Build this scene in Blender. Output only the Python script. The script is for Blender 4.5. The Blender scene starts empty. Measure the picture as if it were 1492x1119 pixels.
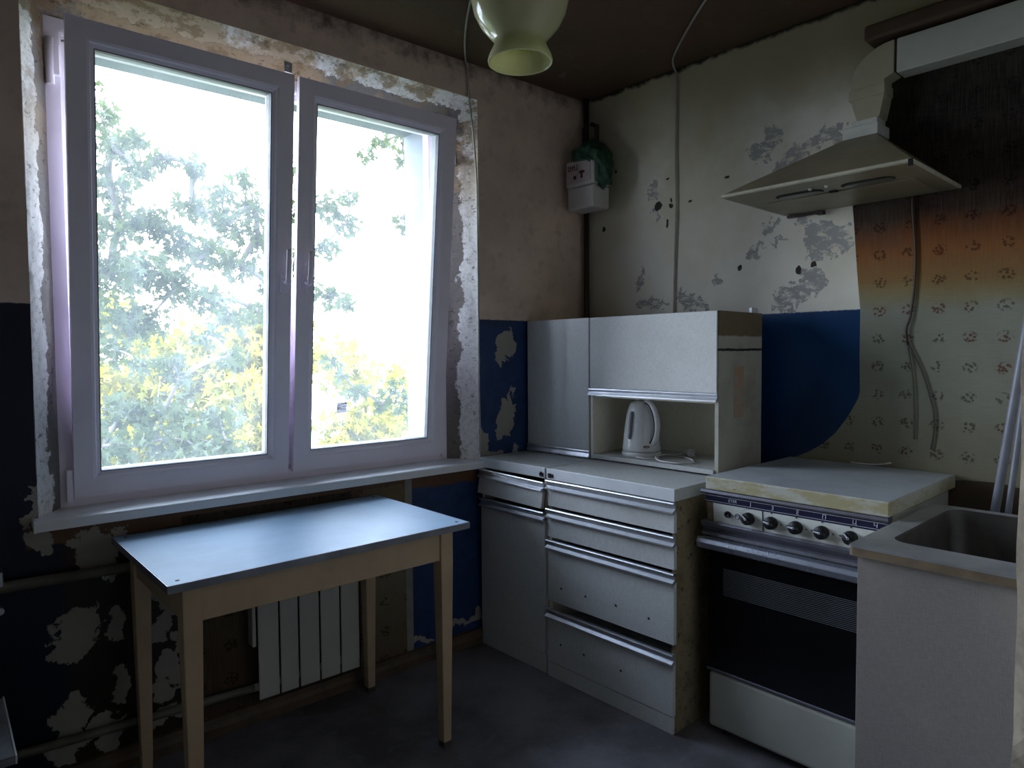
import bpy, bmesh, math, random
import numpy as np
from mathutils import Vector, Matrix, noise

# ------------------------------------------------------------------ camera, sky, sun, exposure
SC = bpy.context.scene
COL = SC.collection
CAM = Vector((-2.6456, -2.335, 1.3082))
yaw, pit, rol = math.radians(-42.4144), math.radians(-2.5381), math.radians(-0.4024)
Fv = Vector((-math.sin(yaw)*math.cos(pit), math.cos(yaw)*math.cos(pit), math.sin(pit)))
Rv = Vector((math.cos(yaw), math.sin(yaw), 0)); Uv = Rv.cross(Fv)
R2 = Rv*math.cos(rol)+Uv*math.sin(rol); U2 = Uv*math.cos(rol)-Rv*math.sin(rol)
cd = bpy.data.cameras.new('camera'); cam = bpy.data.objects.new('camera', cd); COL.objects.link(cam)
M = Matrix((R2, U2, -Fv)).transposed().to_4x4(); M.translation = CAM; cam.matrix_world = M
cd.sensor_fit = 'HORIZONTAL'; cd.sensor_width = 36; cd.lens = 991.5/1492*36; cd.clip_start = .02; cd.clip_end = 500
SC.camera = cam

world = bpy.data.worlds.new('sky'); SC.world = world; world.use_nodes = True
wn = world.node_tree; wn.nodes.clear()
wo = wn.nodes.new('ShaderNodeOutputWorld'); wb = wn.nodes.new('ShaderNodeBackground')
wt = wn.nodes.new('ShaderNodeTexCoord'); ws = wn.nodes.new('ShaderNodeSeparateXYZ'); wr = wn.nodes.new('ShaderNodeValToRGB')
wn.links.new(wt.outputs['Generated'], ws.inputs[0]); wn.links.new(ws.outputs['Z'], wr.inputs[0])
wr.color_ramp.elements[0].position = 0.0; wr.color_ramp.elements[0].color = (.78, .87, 1, 1)
wr.color_ramp.elements[1].position = .8; wr.color_ramp.elements[1].color = (.56, .73, 1, 1)
wn.links.new(wr.outputs[0], wb.inputs[0]); wb.inputs[1].default_value = 3.2
wn.links.new(wb.outputs[0], wo.inputs[0])

sl = bpy.data.lights.new('sun', 'SUN'); sl.energy = 4; sl.angle = .009; sl.color = (1, .93, .78)
so = bpy.data.objects.new('sun', sl); COL.objects.link(so)
so.rotation_euler = Vector((-.35, 1, -.75)).to_track_quat('-Z', 'Y').to_euler()

WA = math.radians(1.8346)                       # the window wall is not quite square to the stove wall
def A2W(p): return Vector((p[0]*math.cos(WA)+p[1]*math.sin(WA), -p[0]*math.sin(WA)+p[1]*math.cos(WA), p[2]))
pl = bpy.data.lights.new('window_portal', 'AREA'); pl.shape = 'RECTANGLE'; pl.size = 1.5; pl.size_y = 1.52
pl.cycles.is_portal = True
po = bpy.data.objects.new('window_portal', pl); COL.objects.link(po)
po.location = A2W((-1.53, .42, 1.59)); po.rotation_euler = (math.radians(-90), 0, -WA)

vs = SC.view_settings; vs.view_transform = 'Standard'; vs.look = 'None'; vs.gamma = 1; vs.use_curve_mapping = False
vs.exposure = 2.7
cy = SC.cycles
cy.use_denoising = True; cy.max_bounces = 10; cy.diffuse_bounces = 6; cy.glossy_bounces = 4; cy.transparent_max_bounces = 12
cy.caustics_reflective = False; cy.caustics_refractive = False; cy.sample_clamp_indirect = 6

random.seed(7)
# ------------------------------------------------------------------ node helpers
class NB:
    def __init__(s, name):
        s.m = bpy.data.materials.new(name); s.m.use_nodes = True; s.t = s.m.node_tree; s.t.nodes.clear()
        s.out = s.n('ShaderNodeOutputMaterial'); s._co = None
    def n(s, k): return s.t.nodes.new(k)
    def put(s, sock, v):
        if isinstance(v, bpy.types.NodeSocket): s.t.links.new(v, sock)
        elif isinstance(v, (tuple, list)):
            d = sock.default_value
            sock.default_value = (*v, 1) if len(d) == 4 and len(v) == 3 else v
        else: sock.default_value = v
    def co(s):
        if s._co is None: s._co = s.n('ShaderNodeTexCoord').outputs['Object']
        return s._co
    def xyz(s, v=None):
        q = s.n('ShaderNodeSeparateXYZ'); s.put(q.inputs[0], v or s.co()); return q.outputs
    def comb(s, x, y, z):
        q = s.n('ShaderNodeCombineXYZ'); s.put(q.inputs[0], x); s.put(q.inputs[1], y); s.put(q.inputs[2], z); return q.outputs[0]
    def vm(s, op, a, b=None, scale=None):
        q = s.n('ShaderNodeVectorMath'); q.operation = op; s.put(q.inputs[0], a)
        if b is not None: s.put(q.inputs[1], b)
        if scale is not None: s.put(q.inputs['Scale'], scale)
        return q.outputs['Value'] if op in ('LENGTH', 'DISTANCE', 'DOT_PRODUCT') else q.outputs[0]
    def ma(s, op, a, b=0.0, c=None):
        q = s.n('ShaderNodeMath'); q.operation = op; s.put(q.inputs[0], a); s.put(q.inputs[1], b)
        if c is not None: s.put(q.inputs[2], c)
        return q.outputs[0]
    def noise(s, scale, detail=4, rough=.55, vec=None, color=False, stretch=None):
        v = vec or s.co()
        if stretch: v = s.vm('MULTIPLY', v, stretch)
        q = s.n('ShaderNodeTexNoise'); s.put(q.inputs['Vector'], v); q.inputs['Scale'].default_value = scale
        q.inputs['Detail'].default_value = detail; q.inputs['Roughness'].default_value = rough
        return q.outputs['Color'] if color else q.outputs[0]
    def voro(s, scale, vec=None, rnd=1.0, out='Distance'):
        q = s.n('ShaderNodeTexVoronoi'); s.put(q.inputs['Vector'], vec or s.co()); q.inputs['Scale'].default_value = scale
        q.inputs['Randomness'].default_value = rnd; return q.outputs[out]
    def step(s, v, lo, hi):
        q = s.n('ShaderNodeMapRange'); q.interpolation_type = 'SMOOTHSTEP'; s.put(q.inputs[0], v)
        q.inputs[1].default_value = lo; q.inputs[2].default_value = hi; return q.outputs[0]
    def mix(s, f, a, b):
        q = s.n('ShaderNodeMix'); q.data_type = 'RGBA'; s.put(q.inputs[0], f); s.put(q.inputs[6], a); s.put(q.inputs[7], b); return q.outputs[2]
    def ramp(s, f, pts):
        q = s.n('ShaderNodeValToRGB'); e = q.color_ramp.elements
        while len(e) < len(pts): e.new(.5)
        for i, (p, c) in enumerate(pts): e[i].position = p; e[i].color = (*c, 1)
        s.put(q.inputs[0], f); return q.outputs[0]
    def bump(s, h, strength=.3, dist=.004):
        q = s.n('ShaderNodeBump'); s.put(q.inputs['Height'], h); q.inputs['Strength'].default_value = strength
        q.inputs['Distance'].default_value = dist; return q.outputs[0]
    def pbr(s, col, rough=.5, metal=0.0, normal=None, spec=.5, **kw):
        q = s.n('ShaderNodeBsdfPrincipled'); s.put(q.inputs['Base Color'], col); s.put(q.inputs['Roughness'], rough)
        s.put(q.inputs['Metallic'], metal); q.inputs['Specular IOR Level'].default_value = spec
        if normal is not None: s.put(q.inputs['Normal'], normal)
        for k, v in kw.items(): s.put(q.inputs[k.replace('_', ' ')], v)
        return q.outputs[0]
    def end(s, sh): s.t.links.new(sh, s.out.inputs[0]); return s.m
    def blobs(s, u, v, items, amp=.05, nscale=9):
        """0..1 mask: union of ellipses (u, v, ru, rv) with ragged noisy outlines"""
        nz = s.noise(nscale, 5, .6, color=True); nx = s.xyz(nz)
        uu = s.ma('MULTIPLY_ADD', nx[0], amp*2, s.ma('SUBTRACT', u, amp)); vv = s.ma('MULTIPLY_ADD', nx[1], amp*2, s.ma('SUBTRACT', v, amp))
        p = s.comb(uu, vv, 0.0); best = None
        for (cu, cv, ru, rv) in items:
            d = s.vm('LENGTH', s.vm('MULTIPLY', s.vm('SUBTRACT', p, (cu, cv, 0)), (1/ru, 1/rv, 0)))
            best = d if best is None else s.ma('MINIMUM', best, d)
        return s.ma('SUBTRACT', 1.0, s.step(best, .94, 1.03))

def plain(name, col, rough=.5, metal=0.0, var=.12, vscale=12, bump=.0, bscale=80, spec=.5, col2=None, grime=0.0):
    b = NB(name); f = b.noise(vscale, 5, .6)
    c2 = col2 or tuple(c*(1-var*2) for c in col)
    c = b.mix(b.step(f, .35, .72), col, c2)
    if grime:
        g = b.noise(vscale*.4, 8, .7); c = b.mix(b.ma('MULTIPLY', b.step(g, .5, .75), grime), c, (.10, .085, .06))
    nrm = b.bump(b.noise(bscale, 4, .6), bump, .003) if bump else None
    r = b.ma('MULTIPLY_ADD', f, .15, rough-.07)
    return b.end(b.pbr(c, r, metal, nrm, spec))

# ------------------------------------------------------------------ mesh helpers
class MB:
    def __init__(s): s.b = bmesh.new()
    def join(s, o, mat=None):
        me = bpy.data.meshes.new('t'); o.to_mesh(me); o.free()
        if mat is not None: me.transform(mat)
        s.b.from_mesh(me); bpy.data.meshes.remove(me); return s
    def box(s, x0, x1, y0, y1, z0, z1, bev=.0015, seg=1, mat=None):
        o = bmesh.new(); bmesh.ops.create_cube(o, size=1)
        for v in o.verts: v.co = Vector((x0+(v.co.x+.5)*(x1-x0), y0+(v.co.y+.5)*(y1-y0), z0+(v.co.z+.5)*(z1-z0)))
        if bev: bmesh.ops.bevel(o, geom=o.edges[:], offset=bev, segments=seg, affect='EDGES', profile=.5)
        return s.join(o, mat)
    def prism(s, poly, axis, a, b, bev=0, mat=None):
        """closed 2-D outline swept along axis: 'x' -> (y,z), 'y' -> (x,z), 'z' -> (x,y)"""
        o = bmesh.new()
        def P(p, t): return {'x': (t, p[0], p[1]), 'y': (p[0], t, p[1]), 'z': (p[0], p[1], t)}[axis]
        A = [o.verts.new(P(p, a)) for p in poly]; B = [o.verts.new(P(p, b)) for p in poly]; n = len(poly)
        o.faces.new(A); o.faces.new(B[::-1])
        for i in range(n): o.faces.new((A[i], B[i], B[(i+1) % n], A[(i+1) % n]))
        bmesh.ops.recalc_face_normals(o, faces=o.faces[:])
        if bev: bmesh.ops.bevel(o, geom=o.edges[:], offset=bev, segments=2, affect='EDGES', profile=.5)
        return s.join(o, mat)
    def tube(s, pts, r, n=8, smooth=True, cap=True, mat=None, flat=1.0):
        o = bmesh.new(); pts = [Vector(p) for p in pts]; rings = []
        rad = r if isinstance(r, (list, tuple)) else [r]*len(pts)
        prev = None
        for i, p in enumerate(pts):
            t = (pts[min(i+1, len(pts)-1)]-pts[max(i-1, 0)]).normalized()
            ref = Vector((0, 0, 1)) if abs(t.z) < .95 else Vector((1, 0, 0))
            u = t.cross(ref).normalized() if prev is None else (prev-t*prev.dot(t)).normalized()
            w = t.cross(u); prev = u
            rings.append([o.verts.new(p+(u*math.cos(k*2*math.pi/n)+w*flat*math.sin(k*2*math.pi/n))*rad[i]) for k in range(n)])
        for a, b in zip(rings, rings[1:]):
            for k in range(n): o.faces.new((a[k], a[(k+1) % n], b[(k+1) % n], b[k]))
        if cap: o.faces.new(rings[0][::-1]); o.faces.new(rings[-1])
        for f in o.faces: f.smooth = smooth and len(f.verts) == 4
        return s.join(o, mat)
    def lathe(s, prof, n=40, mat=None, close=False, smooth=True):
        o = bmesh.new(); rings = []
        for r, z in prof:
            rings.append([o.verts.new((max(r, 1e-4)*math.cos(k*2*math.pi/n), max(r, 1e-4)*math.sin(k*2*math.pi/n), z)) for k in range(n)])
        for a, b in zip(rings, rings[1:]):
            for k in range(n): o.faces.new((a[k], a[(k+1) % n], b[(k+1) % n], b[k]))
        if close: o.faces.new(rings[0][::-1]); o.faces.new(rings[-1])
        for f in o.faces: f.smooth = smooth
        bmesh.ops.recalc_face_normals(o, faces=o.faces[:])
        return s.join(o, mat)
    def ring(s, u0, u1, z0, z1, prof, mat=None):
        """mitred rectangular frame in the xz plane; prof = closed loop of (inset, y)"""
        o = bmesh.new(); L = []
        for (cx, cz, sx, sz) in ((u0, z0, 1, 1), (u1, z0, -1, 1), (u1, z1, -1, -1), (u0, z1, 1, -1)):
            L.append([o.verts.new((cx+sx*i, y, cz+sz*i)) for i, y in prof])
        n = len(prof)
        for k in range(4):
            a, b = L[k], L[(k+1) % 4]
            for i in range(n): o.faces.new((a[i], a[(i+1) % n], b[(i+1) % n], b[i]))
        bmesh.ops.recalc_face_normals(o, faces=o.faces[:])
        return s.join(o, mat)
    def quad(s, a, b, c, d):
        s.b.faces.new([s.b.verts.new(p) for p in (a, b, c, d)]); return s
    def xf(s, mat): bmesh.ops.transform(s.b, matrix=mat, verts=s.b.verts[:]); return s

def new_obj(name, mb, mat, parent=None, shade=False):
    me = bpy.data.meshes.new(name); b = mb.b if isinstance(mb, MB) else mb
    p = parent
    off = Vector((0, 0, 0))
    while p is not None:
        if 'org' in ORG.get(p.name, {}): off = ORG[p.name]['org']; break
        p = p.parent
    bmesh.ops.translate(b, verts=b.verts[:], vec=-off)
    b.to_mesh(me); b.free()
    if mat: me.materials.append(mat)
    o = bpy.data.objects.new(name, me); COL.objects.link(o)
    if parent is not None: o.parent = parent
    if shade:
        for f in me.polygons: f.use_smooth = True
    return o
ORG = {}
def tag(o, label=None, cat=None, group=None, kind=None):
    if label: o['label'] = label
    if cat: o['category'] = cat
    if group: o['group'] = group
    if kind: o['kind'] = kind
    return o
def thing(name, label, cat, org=(0, 0, 0), a_frame=False, group=None):
    o = bpy.data.objects.new(name, None); COL.objects.link(o); o.empty_display_size = .1
    org = Vector(org); o.location = A2W(org) if a_frame else org
    if a_frame: o.rotation_euler.z = -WA
    ORG[o.name] = {'org': org}
    return tag(o, label, cat, group)
def struct(name, mb, mat, a_frame=False, label=None):
    o = new_obj(name, mb, mat); o['kind'] = 'structure'
    if a_frame: o.rotation_euler.z = -WA
    ORG[o.name] = {'org': Vector((0, 0, 0))}
    if label: o['label'] = label
    return o
def single(name, label, cat, mb, mat, org, a_frame=False, group=None):
    org = Vector(org); bmesh.ops.translate(mb.b, verts=mb.b.verts[:], vec=-org)
    o = new_obj(name, mb, mat); o.location = A2W(org) if a_frame else org
    if a_frame: o.rotation_euler.z = -WA
    ORG[o.name] = {'org': org}
    return tag(o, label, cat, group)
def curve_pts(pts, n=8):
    """Catmull-Rom through pts"""
    P = [Vector(p) for p in pts]; P = [P[0]*2-P[1]]+P+[P[-1]*2-P[-2]]; out = []
    for i in range(1, len(P)-2):
        for k in range(n):
            t = k/n; a, b, c, d = P[i-1], P[i], P[i+1], P[i+2]
            out.append(.5*((2*b)+(c-a)*t+(2*a-5*b+4*c-d)*t*t+(3*b-a-3*c+d)*t**3))
    out.append(P[-2]); return out
def text_mb(txt, size, mat):
    c = bpy.data.curves.new('t', 'FONT'); c.body = txt; c.size = size; c.align_x = 'CENTER'; c.align_y = 'CENTER'; c.extrude = .0002
    o = bpy.data.objects.new('t', c); COL.objects.link(o); bpy.context.view_layer.update()
    me = bpy.data.meshes.new_from_object(o); bpy.data.objects.remove(o); bpy.data.curves.remove(c)
    m = MB(); me.transform(mat); m.b.from_mesh(me); bpy.data.meshes.remove(me); return m

# ------------------------------------------------------------------ materials
PLASTER_UP = (.30, .25, .215)
def wall_front_mat():
    b = NB('front_wall_paint'); x = b.xyz(); u, z = x[0], x[2]
    n1 = b.noise(2.2, 6, .6); n2 = b.noise(14, 5, .65); n3 = b.noise(45, 3, .6)
    up = b.mix(b.step(n1, .38, .66), (.80, .61, .50), (.62, .47, .385))
    up = b.mix(b.ma('MULTIPLY', b.step(n2, .50, .72), .5), up, (.42, .315, .25))
    soot = b.step(b.ma('ADD', z, b.ma('MULTIPLY', n2, .22)), 2.60, 2.74)
    up = b.mix(b.ma('MULTIPLY', soot, .85), up, (.05, .035, .028))
    blue = b.mix(b.step(n2, .35, .7), (.022, .050, .145), (.014, .032, .095))
    zed = b.ma('ADD', z, b.ma('MULTIPLY', n3, .006))
    low = b.ma('SUBTRACT', 1.0, b.step(zed, 1.4645, 1.4695))
    c = b.mix(low, up, blue)
    # old dark oil paint to the left under the window, with its own brown and green layers
    nn = b.noise(5, 7, .65)
    dark = b.ramp(nn, [(.30, (.008, .009, .005)), (.5, (.016, .013, .007)), (.62, (.036, .014, .008)), (.8, (.013, .014, .012))])
    left = b.ma('MULTIPLY', b.ma('SUBTRACT', 1.0, b.step(u, -1.08, -1.05)), b.step(b.ma('ADD', u, b.ma('MULTIPLY', n2, .06)), -2.29, -2.25))
    left = b.ma('MULTIPLY', left, b.ma('SUBTRACT', 1.0, b.step(z, .80, .82)))
    c = b.mix(left, c, dark)
    navy = b.ma('MULTIPLY', low, b.ma('SUBTRACT', 1.0, b.step(u, -2.30, -2.26)))
    c = b.mix(navy, c, (.004, .008, .024))
    # bare brown mortar under the sill
    gap = b.ma('MULTIPLY', b.step(b.ma('ADD', z, b.ma('MULTIPLY', n2, .05)), .765, .772), b.ma('SUBTRACT', 1.0, b.step(z, .835, .845)))
    gap = b.ma('MULTIPLY', gap, b.ma('MULTIPLY', b.step(u, -2.38, -2.36), b.ma('SUBTRACT', 1.0, b.step(u, -.72, -.71))))
    c = b.mix(gap, c, b.mix(n2, (.16, .075, .03), (.07, .03, .014)))
    peel = b.blobs(u, z, [(-.535, 1.36, .045, .075), (-.565, 1.28, .022, .04), (-.545, 1.02, .045, .085), (-.50, 1.09, .02, .05), (-.56, .95, .03, .035),
        (-.665, .905, .022, .075), (-.49, .86, .03, .03), (-.60, .855, .05, .02),
        (-2.255, .47, .055, .085), (-2.29, .41, .03, .04), (-2.14, .465, .03, .05), (-2.165, .44, .02, .03), (-2.135, .265, .032, .075), (-2.275, .20, .045, .10), (-2.29, .12, .05, .05),
        (-2.185, .13, .045, .07), (-2.21, .715, .05, .07), (-2.165, .68, .035, .06), (-2.135, .745, .02, .02), (-2.02, .57, .035, .07), (-2.0, .46, .03, .07), (-2.035, .40, .035, .04),
        (-2.0, .285, .04, .06), (-2.03, .20, .035, .05), (-2.0, .11, .06, .03), (-1.96, .50, .03, .03), (-1.97, .36, .02, .03),
        (-.86, .108, .05, .014), (-.76, .115, .07, .02), (-.72, .15, .025, .03), (-1.0, .085, .05, .012), (-2.335, .76, .03, .045), (-2.36, .86, .012, .06)], .085, 13)
    c = b.mix(peel, c, b.mix(n2, (.38, .35, .31), (.27, .245, .215)))
    rough = b.mix(b.ma('MULTIPLY', low, b.ma('SUBTRACT', 1.0, peel)), (.9, .9, .9), (.42, .42, .42))
    h = b.ma('ADD', b.ma('MULTIPLY', n2, .5), b.ma('SUBTRACT', b.ma('MULTIPLY', n3, .25), peel))
    return b.end(b.pbr(c, rough, 0, b.bump(h, .5, .004), .35))
def wall_right_mat():
    b = NB('right_wall_plaster'); x = b.xyz(); u, z = x[1], x[2]
    n1 = b.noise(1.7, 5, .55); n2 = b.noise(13, 6, .65); n3 = b.noise(60, 3, .6)
    up = b.mix(b.step(n1, .36, .64), (.80, .77, .69), (.66, .61, .47))
    yel = b.step(b.ma('ADD', z, b.ma('MULTIPLY', n1, .9)), 2.45, 2.95)
    up = b.mix(b.ma('MULTIPLY', yel, .8), up, (.36, .30, .18))
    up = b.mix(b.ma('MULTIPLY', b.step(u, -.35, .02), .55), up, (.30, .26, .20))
    ed = b.step(b.ma('ADD', z, b.ma('MULTIPLY', n2, .06)), 2.585, 2.605)
    up = b.mix(ed, up, (.03, .022, .016))
    blue = b.mix(b.step(n1, .3, .7), (.004, .045, .15), (.002, .020, .07))
    zed = b.ma('ADD', z, b.ma('MULTIPLY', n3, .006)); low = b.ma('SUBTRACT', 1.0, b.step(zed, 1.464, 1.469))
    c = b.mix(low, up, blue)
    patch = b.blobs(u, z, [(-.95, 2.13, .07, .035), (-1.0, 2.165, .03, .06), (-1.09, 2.06, .045, .055), (-1.03, 2.05, .03, .03), (-1.15, 2.10, .03, .02), (-1.22, 2.12, .06, .03),
        (-1.20, 1.75, .07, .07), (-1.26, 1.73, .05, .05), (-1.17, 1.69, .03, .03), (-1.15, 1.57, .06, .06), (-1.10, 1.53, .09, .03), (-1.19, 1.61, .03, .03), (-1.05, 1.50, .05, .025),
        (-.41, 1.55, .05, .02), (-.36, 1.53, .03, .02), (-.45, 1.52, .05, .02), (-.60, 1.55, .05, .02), (-.64, 1.52, .06, .02), (-.35, 1.66, .03, .04), (-.42, 2.06, .025, .04), (-.44, 1.96, .02, .03),
        (-.99, 1.82, .03, .025), (-.93, 1.71, .03, .03), (-1.02, 1.76, .02, .02), (-1.12, 1.83, .03, .03), (-.75, 1.62, .015, .02)], .085, 22)
    patch = b.ma('MULTIPLY', patch, b.step(b.noise(1, 6, .7, stretch=(30, 22, 48)), .40, .52))
    und = b.ma('MULTIPLY', b.ma('SUBTRACT', 1.0, b.step(b.ma('ADD', z, b.ma('MULTIPLY', n2, .03)), .89, .90)), b.ma('SUBTRACT', 1.0, b.step(u, -1.12, -1.10)))
    c = b.mix(und, c, b.mix(n2, (.05, .035, .025), (.09, .06, .04)))
    c = b.mix(patch, c, b.mix(n2, (.46, .45, .43), (.30, .295, .28)))
    holes = b.blobs(u, z, [(-.45, 1.985, .02, .02), (-.52, 1.975, .01, .012), (-.125, 1.925, .012, .014), (-.52, 2.0, .006, .01), (-.50, 2.1, .01, .006), (-.62, 1.98, .008, .006), (-.86, 1.66, .012, .012),
        (-1.11, 1.63, .012, .016), (-1.17, 1.645, .012, .014), (-.80, 2.05, .01, .005), (-.5, 1.9, .006, .02), (-.2, 2.19, .008, .008)], .012, 40)
    c = b.mix(holes, c, (.05, .042, .035))
    rough = b.mix(low, (.9, .9, .9), (.30, .30, .30))
    h = b.ma('SUBTRACT', b.ma('ADD', b.ma('MULTIPLY', n2, .4), b.ma('MULTIPLY', n3, .2)), b.ma('ADD', patch, b.ma('MULTIPLY', holes, 2.0)))
    h = b.ma('MULTIPLY', h, b.ma('SUBTRACT', 1.0, b.ma('MULTIPLY', low, .8)))
    return b.end(b.pbr(c, rough, 0, b.bump(h, .5, .004), .4))
def wallpaper_mat(name, ax, u0, z0, du, dz, bands, mot=(.42, .13, .12)):
    b = NB(name); x = b.xyz(); u, z = x[ax], x[2]
    n1 = b.noise(3, 5, .6); n2 = b.noise(20, 4, .6)
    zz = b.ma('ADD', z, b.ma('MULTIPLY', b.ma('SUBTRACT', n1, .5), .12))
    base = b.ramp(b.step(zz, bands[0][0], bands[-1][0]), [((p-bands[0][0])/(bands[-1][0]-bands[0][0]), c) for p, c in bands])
    base = b.mix(b.ma('MULTIPLY', b.step(n1, .4, .7), .22), base, (.12, .105, .07))
    weave = b.noise(1, 2, .5, stretch=(18, 18, 400)); weave2 = b.noise(1, 2, .5, stretch=(350, 350, 12))
    base = b.mix(b.ma('MULTIPLY', b.step(weave, .35, .7), .12), base, (.08, .08, .07))
    base = b.mix(b.ma('MULTIPLY', b.step(weave2, .4, .7), .05), base, (.4, .4, .33))
    a = b.ma('DIVIDE', b.ma('SUBTRACT', u, u0), du); k = b.ma('DIVIDE', b.ma('SUBTRACT', z, z0), dz)
    fa = b.ma('SUBTRACT', b.ma('FRACT', b.ma('ADD', a, .5)), .5); fk = b.ma('SUBTRACT', b.ma('FRACT', b.ma('ADD', k, .5)), .5)
    wob = b.noise(9, 3, .6, color=True); wx = b.xyz(wob)
    d = b.vm('LENGTH', b.comb(b.ma('ADD', b.ma('MULTIPLY', fa, 1.35), b.ma('MULTIPLY', b.ma('SUBTRACT', wx[0], .5), .25)), b.ma('ADD', b.ma('MULTIPLY', fk, 1.7), b.ma('MULTIPLY', b.ma('SUBTRACT', wx[1], .5), .25)), 0.0))
    inside = b.ma('SUBTRACT', 1.0, b.step(d, .25, .38))
    pet = b.ma('SUBTRACT', 1.0, b.step(b.voro(95, rnd=1.0), .40, .56))
    mk = b.ma('MULTIPLY', b.ma('MULTIPLY', inside, pet), .8)
    red = b.step(b.noise(6, 2, .5), .5, .62)
    c = b.mix(mk, base, b.vm('MULTIPLY', base, b.mix(red, (.30, .27, .25), mot)))
    return b.end(b.pbr(c, .8, 0, b.bump(b.ma('ADD', weave, weave2), .15, .001), .2))
def reveal_mat():
    b = NB('window_reveal_plaster'); x = b.xyz(); y = x[1]
    n2 = b.noise(9, 7, .7); n3 = b.noise(55, 5, .7); n4 = b.noise(3.2, 5, .6)
    grey = b.mix(n3, (.27, .245, .23), (.15, .135, .125))
    white = b.mix(b.step(n3, .45, .7), (.86, .83, .82), (.62, .58, .55))
    wh = b.ma('SUBTRACT', 1.0, b.step(b.ma('ADD', y, b.ma('MULTIPLY', b.ma('SUBTRACT', n2, .5), .12)), .056, .062))
    c = b.mix(wh, grey, white)
    ochre = b.ma('MULTIPLY', b.step(b.ma('ADD', n4, b.ma('MULTIPLY', n3, .25)), .56, .68), b.step(x[2], 1.75, 2.30))
    c = b.mix(b.ma('MULTIPLY', ochre, .85), c, b.mix(n3, (.42, .26, .13), (.50, .40, .27)))
    brn = b.ma('MULTIPLY', b.step(b.noise(1, 6, .7, stretch=(9, 9, 16)), .50, .58), b.step(x[2], 1.9, 2.34))
    c = b.mix(b.ma('MULTIPLY', brn, .8), c, b.mix(n3, (.20, .125, .07), (.34, .24, .14)))
    chip = b.step(b.noise(1, 7, .75, stretch=(30, 30, 46)), .60, .64)
    c = b.mix(b.ma('MULTIPLY', chip, .55), c, (.15, .105, .08))
    h = b.ma('ADD', b.ma('MULTIPLY', wh, .6), b.ma('SUBTRACT', b.ma('MULTIPLY', n3, .5), chip))
    return b.end(b.pbr(c, .85, 0, b.bump(h, .8, .005), .25))
def floor_mat():
    b = NB('worn_floor'); n1 = b.noise(1.6, 6, .6); n2 = b.noise(11, 6, .65); n3 = b.noise(70, 3, .6)
    c = b.mix(b.step(n1, .40, .60), (.21, .20, .225), (.095, .09, .095))
    c = b.mix(b.ma('MULTIPLY', b.step(n2, .52, .72), .5), c, (.24, .23, .25))
    c = b.mix(b.ma('MULTIPLY', b.step(n3, .55, .75), .25), c, (.03, .027, .025))
    return b.end(b.pbr(c, b.ma('MULTIPLY_ADD', n2, .25, .42), 0, b.bump(n2, .2, .003), .4))
def ceiling_mat():
    b = NB('sooty_ceiling'); n1 = b.noise(1.3, 6, .6); n2 = b.noise(10, 6, .7); n3 = b.noise(40, 4, .6)
    c = b.mix(b.step(n1, .35, .65), (.14, .075, .048), (.095, .062, .038))
    c = b.mix(b.ma('MULTIPLY', b.step(n2, .55, .75), .5), c, (.16, .13, .105))
    c = b.mix(b.step(b.noise(4.5, 8, .75), .66, .70), c, (.16, .14, .12))
    return b.end(b.pbr(c, .8, 0, b.bump(b.ma('ADD', n2, n3), .4, .004), .3))
def laminate(name, col, grime=.2):
    b = NB(name); n1 = b.noise(4, 5, .6); n2 = b.noise(30, 5, .65)
    w1 = b.noise(1, 2, .5, stretch=(60, 60, 500)); w2 = b.noise(1, 2, .5, stretch=(500, 500, 40))
    w = b.ma('ADD', w1, w2); d = tuple(c*.86 for c in col)
    c = b.mix(b.step(w, .85, 1.2), col, d)
    c = b.mix(b.ma('MULTIPLY', b.step(n1, .45, .72), grime), c, (.42, .39, .31))
    c = b.mix(b.ma('MULTIPLY', b.step(n2, .72, .76), grime), c, (.15, .12, .09))
    return b.end(b.pbr(c, b.ma('MULTIPLY_ADD', n1, .2, .36), 0, b.bump(w, .25, .0006), .4))
def fibre():
    b = NB('bare_fibreboard'); n1 = b.noise(4, 7, .7); n2 = b.noise(45, 5, .7); sp = b.noise(120, 3, .6)
    c = b.ramp(n1, [(.3, (.15, .10, .055)), (.5, (.25, .20, .125)), (.7, (.13, .09, .06))])
    c = b.mix(b.step(n2, .56, .68), c, (.05, .037, .025)); c = b.mix(b.ma('MULTIPLY', b.step(sp, .6, .7), .5), c, (.25, .18, .11))
    return b.end(b.pbr(c, .85, 0, b.bump(n2, .4, .002), .2))
def glass_mat():
    b = NB('dusty_window_glass'); x = b.xyz()
    tr = b.n('ShaderNodeBsdfTransparent'); tr.inputs[0].default_value = (.965, .965, .965, 1)
    gl = b.n('ShaderNodeBsdfGlossy'); gl.inputs['Roughness'].default_value = .02
    fr = b.n('ShaderNodeFresnel'); fr.inputs[0].default_value = 1.4
    m1 = b.n('ShaderNodeMixShader'); b.put(m1.inputs[0], fr.outputs[0]); b.put(m1.inputs[1], tr.outputs[0]); b.put(m1.inputs[2], gl.outputs[0])
    tl = b.n('ShaderNodeBsdfTranslucent'); tl.inputs[0].default_value = (.85, .92, 1, 1)
    m2 = b.n('ShaderNodeMixShader')
    dirt = b.ma('ADD', b.ma('MULTIPLY', b.step(b.noise(3.0, 6, .65), .35, .75), .035), b.ma('MULTIPLY', b.step(b.noise(1, 5, .7, stretch=(14, 14, 2)), .5, .8), .03))
    b.put(m2.inputs[0], b.ma('ADD', dirt, .028)); b.put(m2.inputs[1], m1.outputs[0]); b.put(m2.inputs[2], tl.outputs[0])
    return b.end(m2.outputs[0])
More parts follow.
